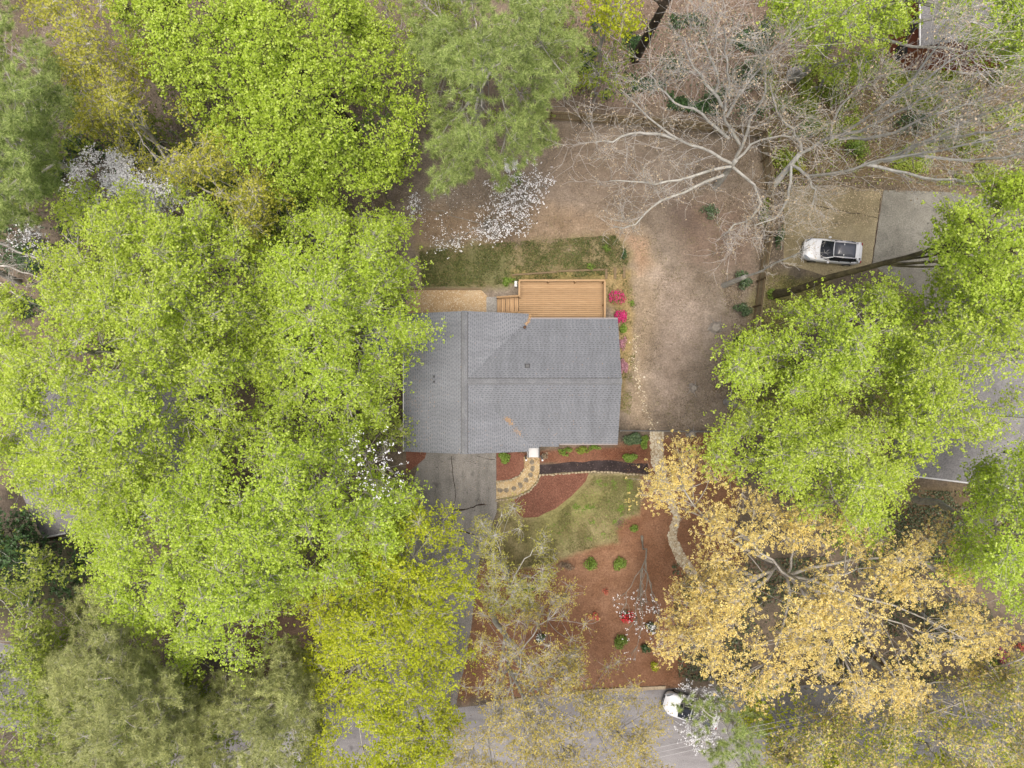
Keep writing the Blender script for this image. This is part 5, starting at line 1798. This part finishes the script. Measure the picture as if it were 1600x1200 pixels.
bare_tree('leafless_tree', 'dark trunked tree leaving the top edge beside the small lime tree', (992, 92),
          [[(1042, 0, 11), (1050, -30, 13), (1040, -60, 15), (1060, -100, 17)], [(1035, 10, 10), (1000, -20, 12), (990, -60, 14)], [(1042, 0, 11), (1090, -20, 13), (1120, -60, 15)]],
          0.34, 11, twiglen=2.0, lvl=2, n_twigs=5, trunk_to=(1042, 0, 11), bark='darkbark')
bare_tree('leafless_tree', 'thin leafless tree with pinkish twigs at the lower right edge', (1440, 960),
          [[(1530, 1035, 8), (1560, 1055, 10), (1600, 1075, 12), (1650, 1100, 14)], [(1540, 1040, 8.5), (1570, 1090, 10.5), (1600, 1140, 12.5), (1630, 1180, 14)], [(1520, 1045, 8), (1500, 1090, 10), (1520, 1150, 12.5), (1560, 1210, 14)], [(1550, 1045, 9), (1590, 1030, 11), (1630, 1020, 13)]],
          0.16, 8, twiglen=2.2, lvl=2, n_twigs=6, bark='twig', trunk_to=(1520, 1030, 7.5))

# ------------------------------------------------------------------ shrubs
shrub('azalea_shrub', 'magenta azalea beside the deck railing, the paler and looser of the pair', 962, 466, 15, 14, 0.8, 'spring', cover=0.9, size=0.09, lumps=12, flowers=('magenta', 420, 0.09))
shrub('azalea_shrub', 'deep magenta azalea at the back right corner of the grey roof', 968, 497, 10, 14, 0.8, 'spring', cover=1.2, size=0.09, lumps=10, flowers=('magenta', 750, 0.09))
shrub('azalea_shrub', 'pale pink azalea row along the right gable, upper end', 972, 535, 7, 16, 0.7, 'pink', cover=1.7, size=0.08)
shrub('azalea_shrub', 'pale pink azalea row along the right gable, lower end', 974, 572, 7, 22, 0.7, 'pink', cover=1.5, size=0.08)
shrub('low_shrub', 'small yellow green shrub just below the deep magenta azalea', 973, 513, 9, 8, 0.5, 'spring', size=0.09)
shrub('evergreen_shrub', 'dark glossy shrub at the front right corner of the house', 984, 684, 19, 15, 1.4, 'darkblue', size=0.12)
shrub('low_shrub', 'bright green shrub below the dark glossy corner shrub', 981, 712, 18, 10, 0.8, 'spring', size=0.1)
shrub('low_shrub', 'green shrub right of the dark glossy corner shrub, by the fence post', 1005, 690, 9, 14, 1.0, 'spring', size=0.1)
shrub('low_shrub', 'green shrub in the mulch between driveway and stoop', 789, 715, 13, 10, 0.8, 'spring', size=0.1)
shrub('low_shrub', 'sparse green shrub under the front windows, nearer the stoop', 882, 705, 14, 8, 0.5, 'spring', cover=1.2, size=0.09)
shrub('low_shrub', 'sparse green shrub under the front windows, middle of the bed', 910, 702, 14, 8, 0.5, 'under', cover=1.2, size=0.09)
shrub('low_shrub', 'sparse reddish shrub under the front windows, far end of the bed', 928, 699, 12, 7, 0.5, 'spring', cover=1.0, size=0.09)
shrub('low_shrub', 'clump of straw stems right beside the porch post', 851, 711, 7, 8, 0.5, 'litter', cover=1.2, size=0.1)
shrub('round_shrub', 'round bright green shrub in the pine straw below the lawn, left one', 922, 880, 12, 12, 0.7, 'spring', size=0.1, cover=1.7, lumps=12)
shrub('round_shrub', 'round bright green shrub in the pine straw below the lawn, right one', 968, 880, 14, 12, 0.7, 'spring', size=0.1, cover=1.7, lumps=12)
shrub('round_shrub', 'small green shrub at the lawn corner above the dogwood trunk', 990, 825, 8, 7, 0.4, 'spring', size=0.09, cover=1.7, lumps=12)
shrub('round_shrub', 'round green shrub below the red azalea', 970, 999, 14, 15, 0.8, 'spring', size=0.1, cover=1.7, lumps=12)
shrub('azalea_shrub', 'bright red azalea in the pine straw bed', 980, 962, 13, 12, 0.7, 'dark', size=0.1, cover=0.6, lumps=9, flowers=('red', 230, 0.09))
shrub('azalea_shrub', 'coral azalea left of the bright red azalea', 927, 962, 10, 10, 0.6, 'coral', size=0.1, cover=1.0)
shrub('azalea_shrub', 'white azalea right of the bright red azalea', 1018, 978, 11, 9, 0.7, 'dark', size=0.1, cover=1.8, flowers=('white', 70, 0.12))
shrub('azalea_shrub', 'white azalea under the amber tree, left of the coral azalea', 843, 994, 10, 8, 0.6, 'dark', size=0.1, cover=1.4, flowers=('white', 60, 0.1))
shrub('low_shrub', 'dull dark shrub below the white azalea in the pine straw', 1008, 1012, 10, 9, 0.6, 'dark', size=0.1, cover=1.4)
shrub('low_shrub', 'reddish bare shrub above the coral azalea', 945, 923, 9, 8, 0.5, 'coral', size=0.06, cover=0.4)
shrub('low_shrub', 'dark brown bare shrub just below the lawn edge', 884, 884, 14, 11, 0.6, 'litter', size=0.06, cover=0.6)
shrub('low_shrub', 'yellow green shrub by the kerb under the golden tree', 1022, 1040, 12, 9, 0.5, 'lime', size=0.09, cover=0.8)
shrub('low_shrub', 'small green shrub left of the coral azalea under the amber tree', 880, 935, 9, 8, 0.5, 'dark', size=0.09, cover=1.2)
shrub('low_shrub', 'dull green shrub under the left side of the amber tree', 826, 918, 14, 10, 0.6, 'spring', size=0.1, cover=1.0)
shrub('holly_shrub', 'dark holly under the thin pale trunk beside the yard fence', 1155, 439, 17, 16, 1.3, 'darkblue', size=0.13, cover=1.8)
shrub('holly_shrub', 'dark holly halfway along the yard fence', 1156, 485, 16, 14, 1.2, 'darkblue', size=0.13, cover=2.0)
shrub('holly_shrub', 'dark holly beside the yard fence, next to the green tree', 1152, 530, 16, 15, 1.2, 'dark', size=0.13, cover=2.2)
shrub('low_shrub', 'dark shrub with twigs on the yard under the leafless tree', 1106, 332, 16, 14, 0.9, 'darkblue', size=0.1, cover=0.9)
shrub('low_shrub', 'green shrub under the small dogwood at the back yard centre', 808, 280, 14, 12, 0.8, 'spring', size=0.11, cover=1.2, flowers=('white', 60, 0.12))
shrub('azalea_shrub', 'dense white azalea between the pine and the back yard', 798, 262, 14, 17, 0.9, 'white', size=0.13, cover=2.0)
shrub('low_shrub', 'green shrub on the grassy bank near the step timbers', 948, 388, 8, 7, 0.5, 'spring', size=0.09, cover=1.2)
shrub('low_shrub', 'small green shrub on the bank above the deck', 922, 417, 9, 6, 0.4, 'spring', size=0.09, cover=1.2)
shrub('low_shrub', 'small yellow green plant on the bare slope right of the deck', 986, 475, 7, 6, 0.35, 'spring', size=0.08, cover=1.0)
shrub('low_shrub', 'dark green plant on the far right of the bank', 975, 398, 6, 9, 0.5, 'dark', size=0.09, cover=1.2)
shrub('low_shrub', 'yellow green plant at the left end of the deck timber', 795, 440, 12, 10, 0.4, 'spring', size=0.1, cover=1.3)
shrub('azalea_shrub', 'pink azalea at the lower right edge beneath the trees', 1562, 1022, 10, 16, 0.9, 'magenta', size=0.12, cover=1.0)
shrub('azalea_shrub', 'coral pink azalea at the far right edge', 1592, 1008, 12, 10, 0.9, 'coral', size=0.12, cover=1.0)
shrub('low_shrub', 'bright green shrub beside the pink azalea at the lower right edge', 1552, 1036, 14, 11, 0.7, 'spring', size=0.12, cover=1.4)
shrub('low_shrub', 'dark green shrub by the mossy trunk base below the parked car', 1206, 460, 11, 10, 0.7, 'spring', size=0.11, cover=1.8)
shrub('round_shrub', 'dark green rounded shrub between the pine and the dense dogwood', 132, 232, 26, 18, 2.0, 'dark', size=0.15, cover=2.2, lumps=12)
shrub('round_shrub', 'dark green shrub left of the dense white dogwood', 100, 270, 14, 26, 1.6, 'dark', size=0.15, cover=1.8, lumps=12)
shrub('round_shrub', 'dark green shrub right of the dense white dogwood', 385, 330, 30, 30, 2.0, 'dark', size=0.15, cover=1.5, lumps=12)
shrub('round_shrub', 'dark green shrub at the left edge under the leafless limbs', 70, 410, 34, 30, 1.8, 'dark', size=0.15, cover=1.4, lumps=12)
shrub('round_shrub', 'green shrub under the leafless limbs at the far left', 30, 480, 30, 26, 1.8, 'under', size=0.15, cover=1.1, lumps=12)

# woods at upper right: separate bushes of the understorey
for i, (x, y, rx, ry, mt, cv, lb) in enumerate([
        (1225, 170, 30, 26, 'under', .9, 'loose green bush left of the streaming bare limbs'),
        (1255, 205, 26, 24, 'spring', 1.0, 'bright green bush under the leafless limbs at their left end'),
        (1300, 150, 32, 26, 'under', .9, 'dull green bush below the leaning grey trunk'),
        (1345, 105, 28, 20, 'spring', 1.0, 'green bush beside the red wall'),
        (1330, 240, 30, 16, 'spring', .8, 'green bush between the leafless tree and the tan concrete'),
        (1420, 200, 36, 24, 'dark', .6, 'dark bush under the middle of the streaming bare limbs'),
        (1500, 230, 36, 26, 'under', .6, 'dull bush under the streaming limbs near the right edge'),
        (1560, 120, 34, 28, 'under', .6, 'dull bush right of the red house wall'),
        (1160, 120, 34, 30, 'dark', .8, 'dark bush behind the fence under the large leafless tree'),
        (1120, 150, 26, 18, 'darkblue', .7, 'glossy dark bush behind the middle of the back fence'),
        (1050, 110, 30, 24, 'dark', .5, 'sparse dark bush behind the back fence, near the dark trunk'),
        (1195, 60, 28, 30, 'dark', .7, 'dark bush left of the bright green tree at top right'),
        (915, 135, 24, 14, 'lime', .8, 'yellow green bush behind the back fence beside the pine'),
        (860, 60, 26, 40, 'under', .7, 'dull green bush under the right side of the tall pine'),
        (1190, 330, 10, 28, 'under', .8, 'narrow bush against the yard fence near the tan concrete'),
        (1212, 375, 8, 22, 'dark', .9, 'narrow dark bush between the fence and the parked car'),
        (1240, 270, 12, 10, 'olive', 2.0, 'yellow tuft of leaves at the fork of the leafless limbs')]):
    shrub('woodland_bush', lb, x, y, rx, ry, 1.6, mt, size=0.13, cover=cv, lumps=11, cat='bush')

# ------------------------------------------------------------------ weathered stumps in the yard
def stump(px, py, r, label):
    c = P(px, py, 0)
    root = empty('tree_stump', c, label, 'stump')
    mb = MB()
    n = 20
    ring0, ring1 = [], []
    for i in range(n):
        a = i * 2 * math.pi / n
        k = 1 + 0.35 * max(0, math.sin(a * 2.5 + px)) + R.normal(0, 0.06)
        ring0.append((c[0] + math.cos(a) * r * 1.5 * k, c[1] + math.sin(a) * r * 1.5 * k, 0.0))
        ring1.append((c[0] + math.cos(a) * r * (0.85 + 0.12 * k), c[1] + math.sin(a) * r * (0.85 + 0.12 * k), 0.28 + R.normal(0, 0.02)))
    mb.add(ring0 + ring1, [(i, (i + 1) % n, n + (i + 1) % n, n + i) for i in range(n)] + [tuple(range(n, 2 * n))])
    mb.build('stump_block', M['stump'], root)
    for i in range(7):
        a = i * 0.9 + R.random() * 0.4
        L = r * (2.2 + 1.6 * R.random())
        w = Wood()
        w.add(wander(bez(c + np.array((math.cos(a) * r * .7, math.sin(a) * r * .7, .12)), c + np.array((math.cos(a) * L * .6, math.sin(a) * L * .6, .06)), c + np.array((math.cos(a + .2) * L, math.sin(a + .2) * L, .01)), 6), .02), .06, .015, 6, 5)
        link('root', w.mesh('root'), M['stump'], root)


stump(1118, 512, 0.32, 'grey weathered stump with roots on the bare yard near the middle holly')
stump(1083, 606, 0.22, 'smaller grey stump on the bare yard above the chain link fence')
stump(1080, 678, 0.22, 'grey stump just below the chain link fence')

# ------------------------------------------------------------------ power lines over the road
ptop = P(1447, 1088, 8.6)
rt = empty('utility_pole', (ptop[0], ptop[1], 0), 'wooden utility pole under the golden and tan trees by the road', 'utility pole')
f = MB(); f.cyl((ptop[0], ptop[1], 0), (ptop[0], ptop[1], 9.0), 0.15, 0.11); f.build('pole', M['timber'], rt)
f = MB(); f.beam((ptop[0] + .12, ptop[1] - .7, 8.5), (ptop[0] - .12, ptop[1] + .7, 8.5), 0.1, 0.12); f.build('crossarm', M['timber'], rt)
for dy, lb in ((16, 'pale wire over the road, nearest the bottom edge'), (8, 'pale wire over the road, middle of three'), (0, 'pale wire over the road, nearest the white car')):
    a = P(1447, 1080.5 + dy, 8.6)
    b = P(380, 1326 + dy, 8.6)
    t = np.linspace(0, 1, 25)[:, None]
    pts = a + (b - a) * t
    pts[:, 2] -= 0.7 * (4 * t * (1 - t))[:, 0]
    w = Wood()
    w.add(pts, 0.011, 0.011, 25, 5)
    o = link('power_line', w.mesh('power_line'), M['trim'])
    tag(o, lb, 'power line', 'power lines over the road')

# ------------------------------------------------------------------ ground clutter nobody could count
def litter(name, poly, n, mat, size, z=(0.01, 0.04), tilt=0.5, aspect=0.6, dens=None):
    q = sample_poly(poly, n, dens=dens)
    c = np.stack([(q[:, 0] - 800) * HC / F, (600 - q[:, 1]) * HC / F, z[0] + (z[1] - z[0]) * R.random(len(q))], 1)
    link(name, leaf_mesh(name, c, size, tilt=tilt, aspect=aspect), M[mat], kind='stuff')


def patchy(scale, cut, seed):
    def f(q):
        return np.clip((N2.fbm(q[:, 0] / scale + seed, q[:, 1] / scale + seed, 4) - cut) * 4, 0.02, 1)
    return f


litter('leaf_litter', [(860, -40), (1230, -40), (1640, 40), (1640, 300), (1210, 300), (1190, 205), (860, 165)], 26000, 'litter', 0.14)
litter('leaf_litter', [(-60, -60), (640, -60), (640, 300), (600, 420), (-60, 520)], 16000, 'litter', 0.14)
litter('leaf_litter', [(600, 195), (860, 195), (1186, 220), (1190, 420), (1165, 600), (1140, 668), (985, 668), (990, 400), (640, 380)], 15000, 'litter', 0.09, dens=patchy(50, 0.40, 3))
litter('leaf_litter', [(1200, 290), (1380, 296), (1370, 350), (1250, 360)], 900, 'bud', 0.11)
litter('leaf_litter', [(1180, 300), (1225, 300), (1222, 430), (1180, 560)], 1800, 'litter', 0.12)
litter('leaf_litter', [(955, 690), (1120, 680), (1150, 760), (1160, 900), (1060, 1070), (700, 1095), (740, 960), (860, 880), (1005, 800)], 5000, 'chip', 0.07, aspect=0.3)
litter('bank_grass', [(655, 392), (800, 378), (960, 368), (985, 395), (975, 428), (800, 440), (760, 448), (660, 448)], 20000, 'bank', 0.10, z=(0.02, 0.12), tilt=1.0, dens=lambda q: np.clip((N2.fbm(q[:, 0] / 15 + 9, q[:, 1] / 15 + 9, 5) - 0.3) * 2.2, 0.05, 1))
litter('bank_grass', [(945, 425), (985, 425), (995, 520), (985, 650), (970, 640), (966, 500), (950, 470)], 1300, 'grass', 0.11, z=(0.02, 0.08), tilt=1.0, dens=patchy(14, 0.45, 2))
litter('lawn_grass', [(780, 790), (800, 812), (842, 814), (872, 800), (898, 779), (920, 756), (928, 743), (1000, 743), (1000, 803), (966, 810), (966, 848), (900, 862), (860, 880), (790, 890)], 22000, 'grass', 0.075, z=(0.01, 0.05), tilt=1.1, aspect=0.35, dens=patchy(22, 0.36, 5))
litter('clover_patches', [(900, 785), (930, 748), (995, 748), (995, 800), (960, 840), (880, 860), (850, 830)], 2600, 'spring', 0.07, z=(0.01, 0.05), tilt=0.6, aspect=0.9, dens=patchy(12, 0.62, 14))
litter('side_lawn_grass', [(1210, 430), (1300, 435), (1300, 480), (1190, 600), (1400, 600), (1420, 690), (1160, 670), (1180, 480)], 9000, 'grass', 0.11, z=(0.01, 0.07), tilt=1.0, dens=patchy(30, 0.36, 1))
litter('ivy_cover', [(1390, 765), (1640, 770), (1640, 900), (1480, 880), (1380, 860)], 9000, 'ivy', 0.14, z=(0.03, 0.2), tilt=0.6, aspect=0.9, dens=patchy(30, 0.36, 4))
litter('ivy_cover', [(1050, 880), (1500, 860), (1560, 980), (1440, 1090), (1060, 1060)], 14000, 'ivy', 0.15, z=(0.03, 0.25), tilt=0.6, aspect=0.9, dens=patchy(40, 0.40, 8))
litter('ivy_cover', [(1190, 90), (1640, 120), (1640, 290), (1200, 290)], 24000, 'mid', 0.13, z=(0.05, 0.4), tilt=0.7, aspect=0.9, dens=patchy(36, 0.46, 6))
litter('ivy_cover', [(880, 30), (1210, 20), (1200, 195), (900, 150)], 9000, 'dark', 0.13, z=(0.05, 0.5), tilt=0.8, aspect=0.9, dens=patchy(34, 0.5, 11))
litter('ivy_cover', [(-60, 180), (330, 200), (520, 300), (420, 420), (-60, 520)], 12000, 'dark', 0.16, z=(0.05, 0.4), tilt=0.7, aspect=0.9, dens=patchy(40, 0.44, 7))
litter('mulch_chips', [(797, 783), (812, 776), (828, 768), (841, 754), (845, 744), (918, 741), (893, 773), (868, 793), (840, 806), (818, 806)], 7000, 'chip', 0.09, z=(0.015, 0.03), aspect=0.4)
litter('mulch_chips', [(776, 709), (1010, 697), (1010, 719), (880, 720), (843, 723), (776, 748)], 3500, 'chip', 0.07, z=(0.015, 0.03), aspect=0.35)
litter('pine_straw', [(955, 690), (1120, 680), (1150, 760), (1160, 900), (1060, 1070), (700, 1095), (740, 960), (860, 880), (965, 850), (968, 812), (1005, 800)], 16000, 'straw2', 0.17, z=(0.01, 0.03), tilt=0.2, aspect=0.09)
litter('fallen_twigs', [(620, 200), (860, 195), (1186, 220), (1190, 420), (1165, 600), (1140, 668), (985, 668), (990, 400), (640, 380)], 700, 'stick', 0.42, z=(0.02, 0.05), tilt=0.08, aspect=0.05)
litter('fallen_twigs', [(860, -40), (1230, -40), (1640, 40), (1640, 300), (1210, 300), (1190, 205), (860, 165)], 1200, 'stick', 0.6, z=(0.02, 0.05), tilt=0.08, aspect=0.05)
litter('yard_weeds', [(640, 330), (980, 330), (1100, 300), (1170, 420), (1140, 660), (990, 660), (990, 400)], 2200, 'grass', 0.09, z=(0.01, 0.05), tilt=0.9, aspect=0.4, dens=patchy(18, 0.56, 21))
litter('leaf_drift', [(1100, 240), (1190, 225), (1192, 420), (1165, 600), (1140, 668), (1010, 668), (1100, 640), (1140, 520), (1120, 380)], 5000, 'litter', 0.11, dens=patchy(26, 0.44, 23))
litter('driveway_debris', [(650, 708), (774, 708), (774, 800), (735, 990), (712, 1100), (640, 1100), (642, 780)], 500, 'litter', 0.08, z=(0.012, 0.02), tilt=0.2)
litter('road_debris', [(700, 1088), (1040, 1080), (1500, 1070), (1500, 1110), (700, 1125)], 900, 'litter', 0.09, z=(0.008, 0.015), tilt=0.2)
litter('fallen_petals', [(650, 295), (860, 270), (850, 330), (800, 365), (690, 392), (655, 365)], 420, 'white', 0.07, z=(0.01, 0.02), tilt=0.2)
